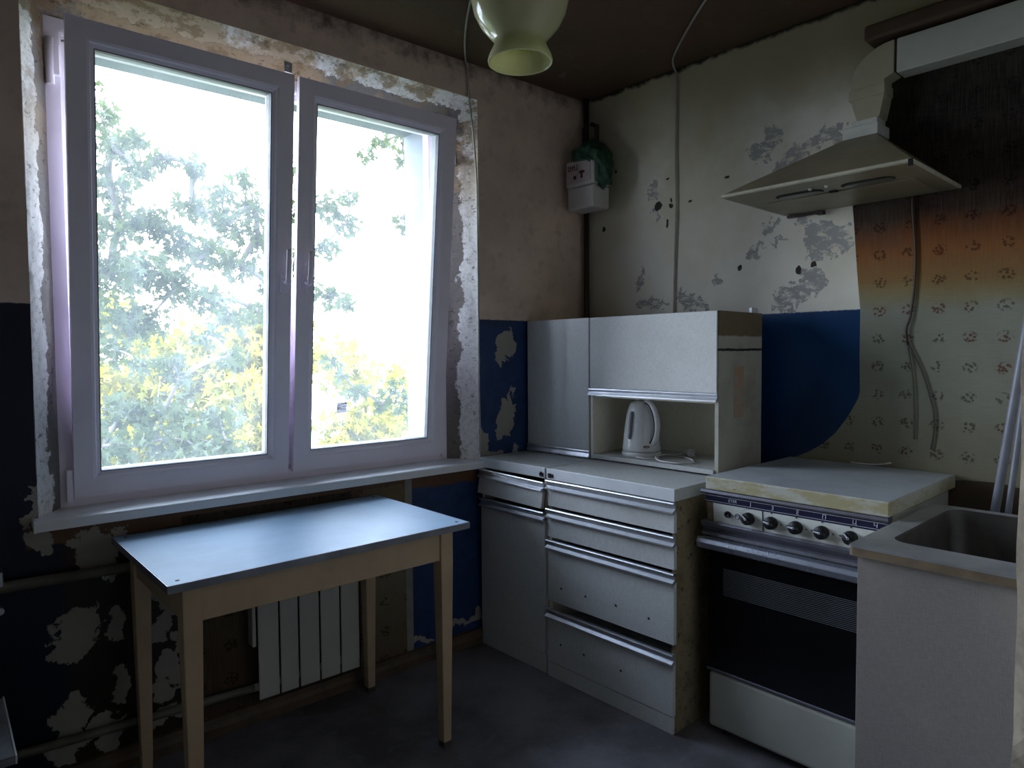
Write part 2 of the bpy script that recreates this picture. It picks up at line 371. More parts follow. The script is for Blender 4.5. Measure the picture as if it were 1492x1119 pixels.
def milk_glass():
    b = NB('milky_green_glass')
    p = b.pbr((.72, .70, .48), .12, 0, None, .6)
    tl = b.n('ShaderNodeBsdfTranslucent'); tl.inputs[0].default_value = (.72, .70, .42, 1)
    m = b.n('ShaderNodeMixShader'); m.inputs[0].default_value = .45; b.put(m.inputs[1], p); b.put(m.inputs[2], tl.outputs[0])
    return b.end(m.outputs[0])
def leaf_mat(name, c1, c2, tcol, tf=.4):
    b = NB(name); f = b.noise(1.7, 4, .6); f2 = b.noise(9, 2, .5)
    c = b.mix(b.step(b.ma('ADD', b.ma('MULTIPLY', f, .6), b.ma('MULTIPLY', f2, .4)), .38, .62), c1, c2)
    p = b.pbr(c, .55, 0, None, .3)
    tl = b.n('ShaderNodeBsdfTranslucent'); b.put(tl.inputs[0], b.mix(.5, c, tcol))
    m = b.n('ShaderNodeMixShader'); m.inputs[0].default_value = tf; b.put(m.inputs[1], p); b.put(m.inputs[2], tl.outputs[0])
    return b.end(m.outputs[0])
def bag_mat():
    b = NB('green_plastic_film'); n = b.noise(25, 4, .6)
    p = b.pbr(b.mix(n, (.03, .105, .065), (.05, .14, .095)), .35, 0, b.bump(b.noise(18, 6, .7), .6, .01), .5)
    tl = b.n('ShaderNodeBsdfTranslucent'); tl.inputs[0].default_value = (.06, .22, .12, 1)
    tr = b.n('ShaderNodeBsdfTransparent')
    m = b.n('ShaderNodeMixShader'); m.inputs[0].default_value = .3; b.put(m.inputs[1], p); b.put(m.inputs[2], tl.outputs[0])
    m2 = b.n('ShaderNodeMixShader'); m2.inputs[0].default_value = .18; b.put(m2.inputs[1], m.outputs[0]); b.put(m2.inputs[2], tr.outputs[0])
    return b.end(m2.outputs[0])
def side_panel_mat():
    b = NB('stained_side_panel'); x = b.xyz(); z = x[2]; y = x[0]
    n1 = b.noise(5, 6, .65); n2 = b.noise(35, 5, .65)
    c = b.mix(b.step(n1, .4, .7), (.40, .385, .33), (.30, .28, .23))
    top = b.step(b.ma('ADD', z, b.ma('MULTIPLY', n2, .012)), 1.373-.85, 1.380-.85)
    c = b.mix(top, c, b.mix(n2, (.20, .155, .095), (.12, .09, .05)))
    cr = b.ma('MULTIPLY', b.step(b.ma('ADD', z, b.ma('MULTIPLY', n2, .01)), 1.318-.85, 1.321-.85), b.ma('SUBTRACT', 1.0, b.step(b.ma('ADD', z, b.ma('MULTIPLY', n2, .01)), 1.327-.85, 1.33-.85)))
    c = b.mix(cr, c, (.02, .017, .014))
    return b.end(b.pbr(c, .6, 0, b.bump(n2, .2, .001), .3))
def lid_edge_mat():
    b = NB('chipped_cream_edge'); n = b.noise(9, 7, .7, stretch=(1, 1, 3)); n2 = b.noise(40, 5, .65)
    c = b.mix(b.step(n, .42, .6), (.42, .41, .35), (.34, .30, .165)); c = b.mix(b.step(n2, .66, .7), c, (.06, .05, .04))
    return b.end(b.pbr(c, .6, 0, None, .3))

MT = {}
MT['wallA'] = wall_front_mat(); MT['wallB'] = wall_right_mat(); MT['floor'] = floor_mat(); MT['ceil'] = ceiling_mat(); MT['reveal'] = reveal_mat()
MT['paper'] = wallpaper_mat('old_floral_wallpaper', 1, -1.41, 1.353, .0945, .1, [(.80, (.23, .205, .14)), (1.0, (.285, .285, .22)), (1.40, (.275, .28, .225)), (1.465, (.27, .23, .125)), (1.55, (.25, .145, .05)), (1.70, (.24, .085, .020)), (1.79, (.15, .045, .010)), (1.90, (.020, .005, .003)), (2.3, (.004, .002, .0015))])  # browned upper paper; near-black top bands paint in the shade around the duct
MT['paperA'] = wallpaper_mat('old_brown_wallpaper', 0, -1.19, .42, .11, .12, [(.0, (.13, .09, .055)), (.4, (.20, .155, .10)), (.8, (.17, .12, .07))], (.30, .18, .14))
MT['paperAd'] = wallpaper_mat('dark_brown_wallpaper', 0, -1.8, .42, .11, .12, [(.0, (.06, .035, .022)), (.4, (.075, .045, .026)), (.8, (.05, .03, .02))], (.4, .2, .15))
MT['pvc'] = plain('white_pvc', (.90, .82, .91), .32, var=.04, vscale=3, spec=.5)
MT['sill'] = plain('white_pvc_sill', (.86, .86, .87), .35, var=.05, vscale=4)
MT['rubber'] = plain('grey_gasket', (.22, .23, .25), .6)
MT['glass'] = glass_mat()
MT['lam'] = laminate('white_grey_laminate', (.60, .605, .60)); MT['lamtop'] = laminate('worktop_laminate', (.50, .51, .50), .35); MT['lamin'] = laminate('inner_laminate', (.80, .76, .64), .2)
MT['lamsink'] = laminate('grey_sink_laminate', (.25, .225, .21), .25)
MT['lamedge'] = plain('worktop_front_edge', (.66, .68, .70), .4, var=.05, grime=.1)
MT['alu'] = plain('brushed_aluminium', (.74, .76, .80), .34, metal=.85, var=.08, vscale=25)
MT['chrome'] = plain('dull_chrome', (.52, .56, .66), .28, metal=.9, var=.1, vscale=18)
MT['fibre'] = fibre(); MT['black'] = plain('black_plastic', (.009, .010, .011), .5, var=.1, spec=.25)
MT['dark'] = plain('dark_slot', (.012, .011, .010), .9)  # near-black fill of the hood lamp slots
MT['table'] = plain('blue_white_table_laminate', (.24, .35, .46), .44, var=.06, vscale=5, spec=.14)
MT['tabedge'] = plain('grey_table_edge', (.22, .23, .26), .4, metal=.3)
MT['tabwood'] = plain('cream_painted_wood', (.50, .36, .225), .5, var=.08, vscale=6, grime=.12)
MT['rad'] = plain('white_radiator_enamel', (.54, .51, .46), .4, var=.06, vscale=4, grime=.06)
MT['pipe'] = plain('old_painted_pipe', (.16, .15, .115), .55, var=.2, grime=.4)
MT['gaspipe'] = plain('brown_painted_pipe', (.035, .022, .016), .5)
MT['enamel'] = plain('white_stove_enamel', (.42, .42, .375), .3, var=.08, vscale=5, grime=.15)
MT['panel'] = plain('pale_control_panel', (.70, .71, .66), .42, var=.08, vscale=9, grime=.2)
MT['ovenglass'] = plain('black_oven_glass', (.004, .004, .005), .09, var=.05, spec=.45)
MT['navy'] = plain('dark_blue_strip', (.022, .022, .055), .35, spec=.5)
MT['print'] = plain('pale_print', (.55, .55, .62), .6)
MT['steeldark'] = plain('stained_steel', (.20, .20, .24), .38, metal=.6, grime=.4)
MT['lidtop'] = plain('worn_lid_laminate', (.42, .45, .47), .32, var=.12, vscale=5, grime=.15); MT['lidedge'] = lid_edge_mat()
MT['steel'] = plain('stainless_steel', (.34, .345, .35), .36, metal=.35, var=.15, vscale=7, grime=.2)
MT['basin'] = plain('stained_basin', (.055, .048, .042), .45, metal=.2, var=.25, grime=.5)
MT['wood'] = plain('dirty_wood_edge', (.20, .145, .085), .6, var=.2, vscale=14, grime=.5)
MT['beam'] = plain('brown_board', (.085, .05, .033), .6, var=.25, vscale=4)
MT['hood'] = plain('greasy_grey_hood', (.235, .20, .13), .38, var=.12, vscale=5, grime=.3)
MT['hoodrim'] = plain('pale_hood_rim', (.40, .38, .29), .4)
MT['duct'] = plain('white_duct_plastic', (.50, .50, .47), .4, var=.05)
MT['duct2'] = plain('yellowed_duct_plastic', (.40, .37, .27), .45, var=.06)
MT['collar'] = plain('white_collar', (.60, .60, .57), .45)
MT['meter'] = plain('white_meter_case', (.55, .53, .50), .5, var=.05)
MT['label'] = plain('faded_meter_label', (.52, .44, .45), .6); MT['labelred'] = plain('dark_red_print', (.09, .012, .03), .6)
MT['bag'] = bag_mat(); MT['side'] = side_panel_mat()
MT['sticker'] = plain('rust_sticker_trace', (.40, .25, .17), .75, col2=(.33, .31, .26), vscale=30)
MT['kettle'] = plain('white_kettle_plastic', (.66, .66, .67), .25, var=.03); MT['gauge'] = plain('smoky_gauge', (.16, .17, .20), .2)
MT['red'] = plain('dark_red_badge', (.16, .015, .012), .4); MT['wire'] = plain('grey_white_cable', (.40, .38, .34), .55); MT['wirewhite'] = plain('white_cable', (.68, .66, .66), .5)
MT['darkwire'] = plain('brown_cable', (.035, .016, .012), .5)
MT['bulb'] = milk_glass(); MT['pole'] = plain('grey_plastic_pole', (.20, .21, .245), .45, var=.1)
MT['stool'] = plain('grey_stool_top', (.20, .20, .22), .4, var=.2, vscale=20); MT['stoolleg'] = plain('dark_stool_wood', (.06, .05, .04), .6)
MT['base'] = plain('brown_baseboard', (.11, .07, .042), .6, var=.25, vscale=10, grime=.3)
MT['jamb'] = plain('torn_jamb_plaster', (.40, .335, .25), .9, var=.2, vscale=20, bump=.6, bscale=30, grime=.3)
MT['jambblue'] = plain('jamb_blue_paint', (.02, .06, .20), .5, bump=.3, bscale=40)
MT['otherwall'] = plain('pale_hall_wall', (.70, .67, .62), .9, var=.06, vscale=3)
MT['facade'] = plain('pale_facade_render', (.62, .63, .62), .85, var=.08, bump=.3)
MT['outreveal'] = plain('white_outer_reveal', (.17, .19, .22), .8, var=.04)
def sticker_mat():
    b = NB('pale_sticker_paper'); tl = b.n('ShaderNodeBsdfTranslucent'); tl.inputs[0].default_value = (.42, .41, .46, 1)
    m = b.n('ShaderNodeMixShader'); m.inputs[0].default_value = .36; b.put(m.inputs[1], b.pbr((.55, .54, .58), .6)); b.put(m.inputs[2], tl.outputs[0]); return b.end(m.outputs[0])
MT['paperlabel'] = sticker_mat(); MT['ink'] = plain('dark_ink', (.05, .05, .06), .6)
MT['zinc'] = plain('zinc_steel', (.75, .77, .80), .3, metal=.8)
MT['bark'] = plain('grey_bark', (.16, .14, .12), .9, var=.25, vscale=8, bump=.6, bscale=25)
MT['leafA'] = leaf_mat('maple_leaf', (.036, .050, .020), (.056, .074, .026), (.10, .135, .03), .35)
MT['leafB'] = leaf_mat('sunlit_leaf', (.15, .145, .006), (.20, .18, .009), (.26, .24, .012), .4)
MT['grass'] = plain('ground_grass', (.10, .14, .05), .95, var=.3, vscale=2)

# ------------------------------------------------------------------ room shell
H = 2.5796
struct('floor', MB().box(-3.4, .02, -4.0, .2, -.12, 0, 0), MT['floor'])
struct('ceiling', MB().box(-3.4, .30, -4.0, .30, H, H+.15, 0), MT['ceil'])
wallB = struct('wall_right', MB().box(0, .2, -2.24, .22, -.12, H+.05, 0), MT['wallB'])
struct('wall_left', MB().box(-3.35, -3.2, -3.9, .3, -.12, H+.05, 0), MT['otherwall'])
struct('wall_hall', MB().box(-3.4, .0, -4.0, -3.85, -.12, H+.05, 0), MT['otherwall'])
struct('wall_hall_right', MB().box(-.15, .0, -3.85, -2.24, -.12, H+.05, 0), MT['otherwall'])
# partition beside the doorway, its rough end is the jamb at the right of the picture
wb_ = MB().box(-1.53, 0, -2.25, -2.130, 0, H, 0)
wallK = struct('wall_back', wb_, MT['otherwall'])
jb = bmesh.new(); NZ = 120
def jo(z, k): return .006*noise.noise(Vector((k*3.1, 0, z*9)))+.004*noise.noise(Vector((k, 5, z*31)))
prof = [(-1.50, -2.129), (-1.545, -2.127), (-1.556, -2.142), (-1.556, -2.20), (-1.55, -2.252), (-1.50, -2.255)]
rows = [[jb.verts.new((x+jo(i*H/NZ, j), y+jo(i*H/NZ, j+9)*.5, i*H/NZ)) for j, (x, y) in enumerate(prof)] for i in range(NZ+1)]
for i in range(NZ):
    for j in range(len(prof)-1):
        f = jb.faces.new((rows[i][j], rows[i][j+1], rows[i+1][j+1], rows[i+1][j])); z = (i+.5)*H/NZ
        f.material_index = 1 if (j in (2, 3, 4) and (.79+.02*math.sin(i) < z < .90+.015*math.sin(i*2.3) or 1.28 < z < 1.33)) else 0
bmesh.ops.recalc_face_normals(jb, faces=jb.faces[:])
jo_ = struct('trim_door_jamb', jb, MT['jamb'], label='rough torn plaster edge of the doorway'); jo_.data.materials.append(MT['jambblue'])

# window wall: inner leaf with splayed reveals, outer leaf with straight white reveals
OU0, OU1, OZ0, OZ1 = -2.325, -.705, .800, 2.415       # opening at the room face
IU0, IU1, IZ0, IZ1 = -2.268, -.800, .815, 2.350       # opening at the frame
def slab_with_hole(y0, y1, R, h0, h1):
    m = MB()
    def rect(r, y): return [(r[0], y, r[2]), (r[1], y, r[2]), (r[1], y, r[3]), (r[0], y, r[3])]
    A, B, C_, D = rect(R, y0), rect(h0, y0), rect(h1, y1), rect(R, y1)
    for k in range(4):
        j = (k+1) % 4
        m.quad(A[k], A[j], B[j], B[k]); m.quad(B[k], B[j], C_[j], C_[k]); m.quad(C_[k], C_[j], D[j], D[k]); m.quad(D[k], D[j], A[j], A[k])
    bmesh.ops.remove_doubles(m.b, verts=m.b.verts[:], dist=1e-5); bmesh.ops.recalc_face_normals(m.b, faces=m.b.faces[:]); return m
wallA = struct('wall_front', slab_with_hole(0, .20, (-3.4, .25, -.12, H+.05), (OU0-.014, OU1+.014, OZ0, OZ1+.014), (IU0-.05, IU1+.05, IZ0-.01, IZ1+.05)), MT['wallA'], True)
struct('wall_outside_sun_block', slab_with_hole(.201, .42, (-7, 4, -7, 8), (IU0, IU1, IZ0, IZ1), (IU0-.02, IU1+.02, IZ0, IZ1)), MT['facade'], True)  # outer leaf; unseen facade added far past the room to shade near trees
# white outer reveals and the rough inner reveal, built as rings around the opening
def ring_loft(sections, nseg, jitter=0):
    """sections: (u0,u1,z0,z1,y); only left, top, right sides"""
    bm = bmesh.new(); L = []
    for si, (a, b_, c, d, y) in enumerate(sections):
        pts = [(a, c+(d-c)*i/nseg) for i in range(nseg)]+[(a+(b_-a)*i/nseg, d) for i in range(nseg)]+[(b_, d-(d-c)*i/nseg) for i in range(nseg+1)]
        row = []
        for (u, z) in pts:
            v = Vector((u, y, z))
            if jitter:
                q = Vector((u*7, y*20, z*7)); e = jitter*(noise.noise(q)+.6*noise.noise(q*3.3))
                if si == 0: e *= .25
                if si == len(sections)-1: e = 0
                du = -1 if u <= a+1e-6 else (1 if u >= b_-1e-6 else 0); dz = 1 if z >= d-1e-6 else 0
                v += Vector((du*e, -abs(e)*.4, dz*e))
            row.append(bm.verts.new(v))
        L.append(row)
    for a, b_ in zip(L, L[1:]):
        for i in range(len(a)-1):
            f = bm.faces.new((a[i], a[i+1], b_[i+1], b_[i])); f.smooth = True
    bmesh.ops.recalc_face_normals(bm, faces=bm.faces[:]); return bm
secs = []
for t in (-.34, -.22, -.08, .08, .25, .45, .7, 1.0):
    y = -.0015 if t < -.3 else .1125*((t+.34)/1.34)**1.15
    lu = .057*t if t > 0 else .045*t; ru = .095*t if t > 0 else .045*t; tz = .065*t if t > 0 else .045*t
    secs.append((OU0+lu, OU1-ru, .80, OZ1-tz, y))
struct('trim_window_reveal', ring_loft(secs, 90, .006), MT['reveal'], True, 'rough flaking plaster reveal around the window')
m = MB()
for (a, b_, c, d) in ((IU0-.004, IU0+.003, IZ0, IZ1), (IU1-.003, IU1+.004, IZ0, IZ1), (IU0, IU1, IZ1-.003, IZ1+.004), (IU0, IU1, IZ0-.004, IZ0+.003)): m.box(a, b_, .175, .425, c, d, 0)
struct('trim_outer_reveal', m, MT['outreveal'], True, 'white outer reveal of the window')

# wallpaper sheets still on the walls
def sheet(poly, ax, off, th=.002):
    """poly in wall coords; thin real sheet. ax 'x' for the right wall, 'y' for the front wall"""
    return MB().prism(poly, ax, off-th, off)
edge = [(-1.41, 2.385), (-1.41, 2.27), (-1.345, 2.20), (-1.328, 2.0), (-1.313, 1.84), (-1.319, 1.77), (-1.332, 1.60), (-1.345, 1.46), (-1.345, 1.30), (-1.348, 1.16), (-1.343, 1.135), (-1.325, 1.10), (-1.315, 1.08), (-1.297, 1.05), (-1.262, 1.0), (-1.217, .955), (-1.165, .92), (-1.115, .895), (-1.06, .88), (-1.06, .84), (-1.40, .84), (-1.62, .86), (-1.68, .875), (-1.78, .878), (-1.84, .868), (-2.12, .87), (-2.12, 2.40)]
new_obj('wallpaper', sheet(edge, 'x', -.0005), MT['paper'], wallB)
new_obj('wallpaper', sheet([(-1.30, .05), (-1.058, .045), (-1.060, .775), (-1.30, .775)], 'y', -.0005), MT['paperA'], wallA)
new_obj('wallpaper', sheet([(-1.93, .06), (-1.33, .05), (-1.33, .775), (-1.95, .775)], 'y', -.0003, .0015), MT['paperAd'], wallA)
new_obj('wallpaper_backing', sheet([(-1.088, .05), (-1.056, .05), (-1.056, .79), (-1.090, .79)], 'y', -.0015, .002), plain('bare_paper_edge', (.27, .265, .24), .9), wallA)
struct('baseboard_front', MB().prism([(-.022, 0), (-.022, .03), (-.014, .045), (-.012, .062), (0, .066), (0, 0)], 'x', -3.15, -.01), MT['base'], True)

# ------------------------------------------------------------------ window
win = thing('window_1', 'white plastic window with both leaves tilted inwards', None, (-1.536, .11, .832), True); win['kind'] = 'structure'
fr = new_obj('window_frame', MB().ring(-2.272, -.798, .832, 2.348, [(0, .108), (.040, .108), (.046, .112), (.046, .128), (.066, .133), (.066, .172), (0, .172)]).box(-1.571, -1.501, .110, .172, .89, 2.29, .004), MT['pvc'], win)
TILT = Matrix.Translation((0, .13, .885)) @ Matrix.Rotation(math.radians(5.3), 4, 'X') @ Matrix.Translation((0, -.13, -.885))
SP = [(0, .085), (.052, .085), (.060, .088), (.064, .094), (.074, .100), (.074, .155), (.031, .155), (.031, .106), (0, .106)]
for k, (a, b_) in enumerate(((-2.236, -1.546), (-1.527, -.836))):
    sash = new_obj('sash', MB().ring(a, b_, .868, 2.315, SP).xf(TILT), MT['pvc'], win)
    if k == 0: sash['label'] = 'left tilted leaf of the window'
    else: sash['label'] = 'right tilted leaf of the window'
    new_obj('gasket', MB().ring(a+.0735, b_-.0735, .9415, 2.2415, [(0, .1005), (.004, .1005), (.004, .150), (0, .150)]).xf(TILT), MT['rubber'], sash)
    new_obj('pane', MB().box(a+.072, b_-.072, .116, .122, .940, 2.243, 0).xf(TILT), MT['glass'], sash)
    hx = -1.575 if k == 0 else -1.492
    hm = MB().box(hx-.014, hx+.014, .073, .0855, 1.545, 1.615, .005, 2)
    hm.tube([(hx, .078, 1.585), (hx, .052, 1.585)], .010, 10).tube(curve_pts([(hx, .058, 1.580), (hx, .044, 1.586), (hx, .040, 1.61), (hx+.001, .040, 1.66), (hx+.002, .044, 1.70)], 4), [.0095]*5+[.010]*8+[.009]*4, 10, flat=.7)
    new_obj('handle', hm.xf(TILT), MT['pvc'], sash)
    hz = a-.010 if k == 0 else b_+.010
    new_obj('hinge', MB().box(hz-.010, hz+.010, .088, .107, .850, .955, .004, 2), MT['pvc'], win)
    new_obj('hinge', MB().tube([(hz-.012, .098, 2.14), (hz-.012, .098, 2.28)], .011, 12).box(hz-.006, hz+.014, .092, .112, 2.17, 2.26, .003), MT['pvc'], win)
    # scissor stay between the leaf and the frame
    tz = TILT @ Vector((hz, .12, 2.30)); sgn = 1 if k == 0 else -1
    st = MB().tube([(hz+sgn*.02, .118, 2.285), (hz+sgn*.34, tz.y-.0, 2.292)], .005, 6)
    new_obj('stay_arm', st, MT['zinc'], win)
st = MB().quad((-1.339, .1145, 1.080), (-1.295, .1145, 1.080), (-1.295, .1145, 1.122), (-1.339, .1145, 1.122)).xf(TILT); sash_r = [o for o in win.children if o.name.startswith('sash')][1]
new_obj('sticker', st, MT['paperlabel'], sash_r)
ik = MB()
for (x0, x1, z0, z1) in ((-.003, .012, .0155, .0175), (.013, .021, .0135, .0185), (-.003, .010, .011, .0125), (.002, .020, .002, .0045), (-.002, .019, -.006, -.0045), (-.002, .019, -.010, -.0085), (-.020, -.005, .0095, .0108), (-.020, -.018, -.008, .007), (-.0055, -.0035, -.011, .001), (-.0165, -.012, -.009, .002), (-.0105, -.008, -.005, .003)):
    ik.box(-1.317+x0, -1.317+x1, .1139, .1145, 1.101+z0, 1.101+z1, 0)
ik.prism([(-1.317-.021, 1.1068), (-1.317-.0125, 1.1125), (-1.317-.004, 1.1068), (-1.317-.0125, 1.109)], 'y', .1139, .1145)
new_obj('sticker_print', ik.xf(TILT), plain('grey_sticker_ink', (.16, .15, .17), .6), sash_r)['kind'] = 'stuff'
sill = MB().prism([(-.052, .802), (-.052, .826), (-.049, .831), (-.044, .833), (.112, .836), (.112, .818), (-.030, .813), (-.036, .802)], 'x', -2.352, -.700)
new_obj('window_sill', sill, MT['sill'], win)
new_obj('sill_end_cap', MB().prism([(-.054, .800), (-.054, .828), (-.045, .835), (.0, .836), (.0, .812), (-.03, .811), (-.034, .800)], 'x', -2.356, -2.350), MT['sill'], win)
new_obj('fixing_bracket', MB().box(-1.545, -1.515, .045, .049, 2.345, 2.385, .002).tube([(-1.530, .045, 2.372), (-1.530, .042, 2.372)], .004, 8), MT['zinc'], win)
new_obj('fixing_bracket', MB().box(-.7795, -.776, .045, .095, 2.145, 2.180, .002).tube([(-.7795, .06, 2.163), (-.782, .06, 2.163)], .006, 8), MT['zinc'], win)

# ------------------------------------------------------------------ trees outside
def at(px, py, t):
    return CAM+(Fv+R2*((px-746)/991.5)-U2*((py-559.5)/991.5))*t
LEAF = [(0, 0), (.10, .12), (.44, .04), (.20, .24), (.46, .60), (.14, .44), (.10, .66), (0, 1.0), (-.10, .66), (-.14, .44), (-.46, .60), (-.20, .24), (-.44, .04), (-.10, .12)]
def leaves(name, spots, size, mat, parent, seed, droop=.5):
    rng = np.random.default_rng(seed); V = []; Fc = []
    base = np.array([(x, y, -abs(x)*.25) for x, y in LEAF]); n = len(LEAF)
    for (c, r, k) in spots:
        for _ in range(k):
            d = rng.normal(size=3); d /= np.linalg.norm(d); p = np.array(c)+d*r*rng.random()**.45*np.array((1, 1, .75))
            s = size*(.6+.7*rng.random())
            ax = rng.normal(size=3)+np.array((0, 0, -droop*1.6)); ax /= np.linalg.norm(ax)
            nr = rng.normal(size=3)+np.array((0, 0, .8)); sx = np.cross(ax, nr); sx /= np.linalg.norm(sx)+1e-9; nz = np.cross(sx, ax)
            P = p+s*(base[:, :1]*sx+base[:, 1:2]*ax+base[:, 2:]*nz); o = len(V); V += P.tolist()
            ce = len(V); V.append((p+s*.35*ax).tolist())
            Fc += [(o+i, o+(i+1) % n, ce) for i in range(n)]
    me = bpy.data.meshes.new(name); me.from_pydata([tuple(np.array(v)-np.array(ORG[parent.name]['org'])) for v in V], [], Fc); me.materials.append(mat)
    o = bpy.data.objects.new(name, me); COL.objects.link(o); o.parent = parent; o['kind'] = 'stuff'; return o
def tree(label, root, spots, lsize, lmat, seed, rbase=.05, trunk_r=.16, ground=-6.0, droop=.5):
    rx, ry, rz = root
    t = thing('maple_tree', label, 'tree', (rx, ry, ground), group=None)
    tp = [(rx+.15*math.sin(i*1.3), ry+.12*math.cos(i*1.7), ground+(rz+2.5-ground)*i/9) for i in range(10)]
    new_obj('trunk', MB().tube(tp, [trunk_r*(1-.06*i) for i in range(10)], 10), MT['bark'], t)
    nodes = [(Vector(tp[i]), -1, 0) for i in range(3, 10)]; n0 = len(nodes)
    todo = [Vector(c) for c, r, k in spots]; nodes_p = nodes[:]; par = [-1]*n0
    while todo:
        best = None
        for c in todo:
            for i, nd in enumerate(nodes_p):
                d = (c-nd[0]).length+(.15 if i < n0 else 0)
                if best is None or d < best[0]: best = (d, c, i)
        d, c, i = best; nodes_p.append((c, i, 0)); par.append(i); todo.remove(c)
    cnt = [0]*len(nodes_p)
    for j in range(n0, len(nodes_p)):
        i = j
        while i >= n0: cnt[i] += 1; i = par[i]
    rng = random.Random(seed); mb = MB()
    for j in range(n0, len(nodes_p)):
        a, b_ = nodes_p[par[j]][0], nodes_p[j][0]; r1 = .004+.0042*math.sqrt(cnt[j]); mid = (a+b_)/2+Vector((rng.uniform(-.06, .06), rng.uniform(-.06, .06), rng.uniform(.0, .1)))*(b_-a).length
        mb.tube(curve_pts([a, mid, b_], 4), [r1*1.15-(r1*.25)*k/8 for k in range(9)], 6)
    br = new_obj('branches', mb, MT['bark'], t); br['kind'] = 'stuff'
    leaves('foliage', spots, lsize, lmat, t, seed, droop); return t
near = [(150, 170, 6.0, .16, 12), (165, 215, 6.0, .2, 26), (195, 200, 5.8, .13, 12), (160, 270, 6.2, .25, 36), (205, 250, 6.0, .16, 18), (175, 330, 6.2, .3, 55), (225, 320, 6.4, .24, 36), (165, 400, 6.3, .32, 60), (220, 395, 6.0, .28, 50), (255, 350, 6.6, .24, 34), (285, 245, 6.2, .13, 12), (235, 228, 6.1, .10, 8), (280, 300, 6.3, .2, 26), (320, 280, 6.0, .14, 13),
        (355, 260, 6.3, .12, 9), (370, 300, 6.4, .18, 18), (330, 325, 6.2, .22, 30), (375, 345, 6.5, .2, 26), (300, 370, 6.6, .28, 44), (350, 385, 6.4, .22, 28), (260, 420, 6.3, .26, 40), (305, 435, 6.0, .22, 30), (335, 460, 5.8, .18, 18), (375, 455, 6.4, .16, 14), (175, 460, 6.0, .27, 44), (215, 470, 6.1, .22, 30), (165, 510, 5.6, .16, 14), (205, 530, 5.4, .12, 9), (250, 525, 5.2, .13, 10), (262, 550, 5.2, .08, 5), (335, 520, 5.6, .13, 10), (300, 490, 5.8, .13, 9),
        (180, 600, 5.2, .2, 24), (240, 600, 5.4, .22, 26), (200, 650, 5.0, .2, 24), (270, 640, 5.2, .22, 28), (320, 610, 5.6, .2, 22), (330, 650, 5.4, .16, 16), (290, 670, 5.0, .2, 20), (150, 650, 5.0, .2, 22), (110, 500, 6.0, .3, 40), (110, 380, 6.2, .3, 50), (100, 250, 6.2, .3, 40), (100, 620, 5.4, .3, 40), (120, 140, 6.2, .25, 20),
        (480, 300, 6.6, .17, 17), (505, 325, 6.8, .17, 16), (475, 360, 6.6, .17, 16), (510, 285, 6.8, .12, 8), (480, 430, 6.2, .14, 13), (505, 440, 6.4, .10, 7), (435, 300, 6.6, .2, 20), (430, 380, 6.5, .2, 20), (400, 420, 6.5, .17, 14), (425, 240, 6.6, .14, 10)]
tree('broad maple tree with grey-green leaves filling the left pane', at(-160, 420, 6.6), [(at(px, py, t*1.02), r, int(k*4.2)) for px, py, t, r, k in near], .098, MT['leafA'], 3, trunk_r=.2)
right = [(560, 205, 6.6, .14, 13), (590, 235, 6.4, .13, 12), (535, 225, 6.8, .12, 9), (590, 195, 6.4, .13, 9), (620, 250, 6.3, .2, 20), (585, 320, 6.2, .11, 8), (600, 335, 6.2, .1, 8), (485, 525, 5.8, .09, 7), (497, 545, 5.8, .07, 4), (520, 570, 5.8, .11, 9), (575, 570, 5.8, .14, 13), (600, 590, 5.7, .14, 14), (555, 590, 5.9, .1, 7), (640, 560, 5.8, .2, 20), (660, 320, 6.2, .25, 30)]
tree('slender maple tree with sparse sprays across the right pane', at(760, 400, 6.6), [(at(px, py, t), r, int(k*3.6)) for px, py, t, r, k in right], .085, MT['leafA'], 11, trunk_r=.12)
rng = random.Random(5); far = []
for _ in range(80):
    px = rng.uniform(60, 660); top = 440+.12*abs(px-230) if px < 400 else 470+.42*(px-400)
    py = rng.uniform(min(top, 640), 760); far.append((px, py, rng.uniform(12.5, 15), .6, 95))
for _ in range(34): far.append((rng.uniform(130, 410), rng.uniform(470, 640), rng.uniform(12.0, 14.5), .5, 95))
tree('sunlit yellow-green tree far behind the nearer branches', at(300, 900, 14), [(at(*s[:3]), s[3], s[4]) for s in far], .26, MT['leafB'], 21, trunk_r=.3, ground=-7.0, droop=.2)
struct('ground', MB().box(-40, 40, .6, 70, -7.3, -6.02, 0), MT['grass'])

# ------------------------------------------------------------------ base units along the right wall
def pull(mb, x, y0, y1, zt, h=.036):
    """extruded aluminium finger pull along the top of a front, sticking out to -x"""
    return mb.prism([(x+.002, zt), (x-.012, zt), (x-.0135, zt-.003), (x-.012, zt-.006), (x-.004, zt-.010), (x-.003, zt-.022), (x-.010, zt-.027), (x-.0165, zt-.031), (x-.0165, zt-h), (x-.013, zt-h-.001), (x+.002, zt-h-.001)], 'y', y0, y1)
X0 = -.711
bc = thing('base_cabinet', 'narrow white base cabinet with sagging drawer in the corner by the window', 'cabinet', (-.4, -.21, 0))
ya, yb = .0, -.413
mb = MB().box(-.698, -.06, yb+.002, yb+.018, .075, .805, 0).box(-.698, -.06, ya-.018, ya-.002, .075, .805, 0).box(-.698, -.06, yb+.018, ya-.018, .075, .09, 0).box(-.08, -.06, yb+.018, ya-.018, .09, .805, 0)
new_obj('carcass', mb, MT['lamin'], bc)
new_obj('worktop', MB().box(-.708, -.05, yb, ya, .806, .848, .002), MT['lamtop'], bc)
new_obj('worktop_edge', MB().box(-.714, -.7085, yb+.0005, ya-.0005, .805, .8485, .0015), MT['lamedge'], bc)
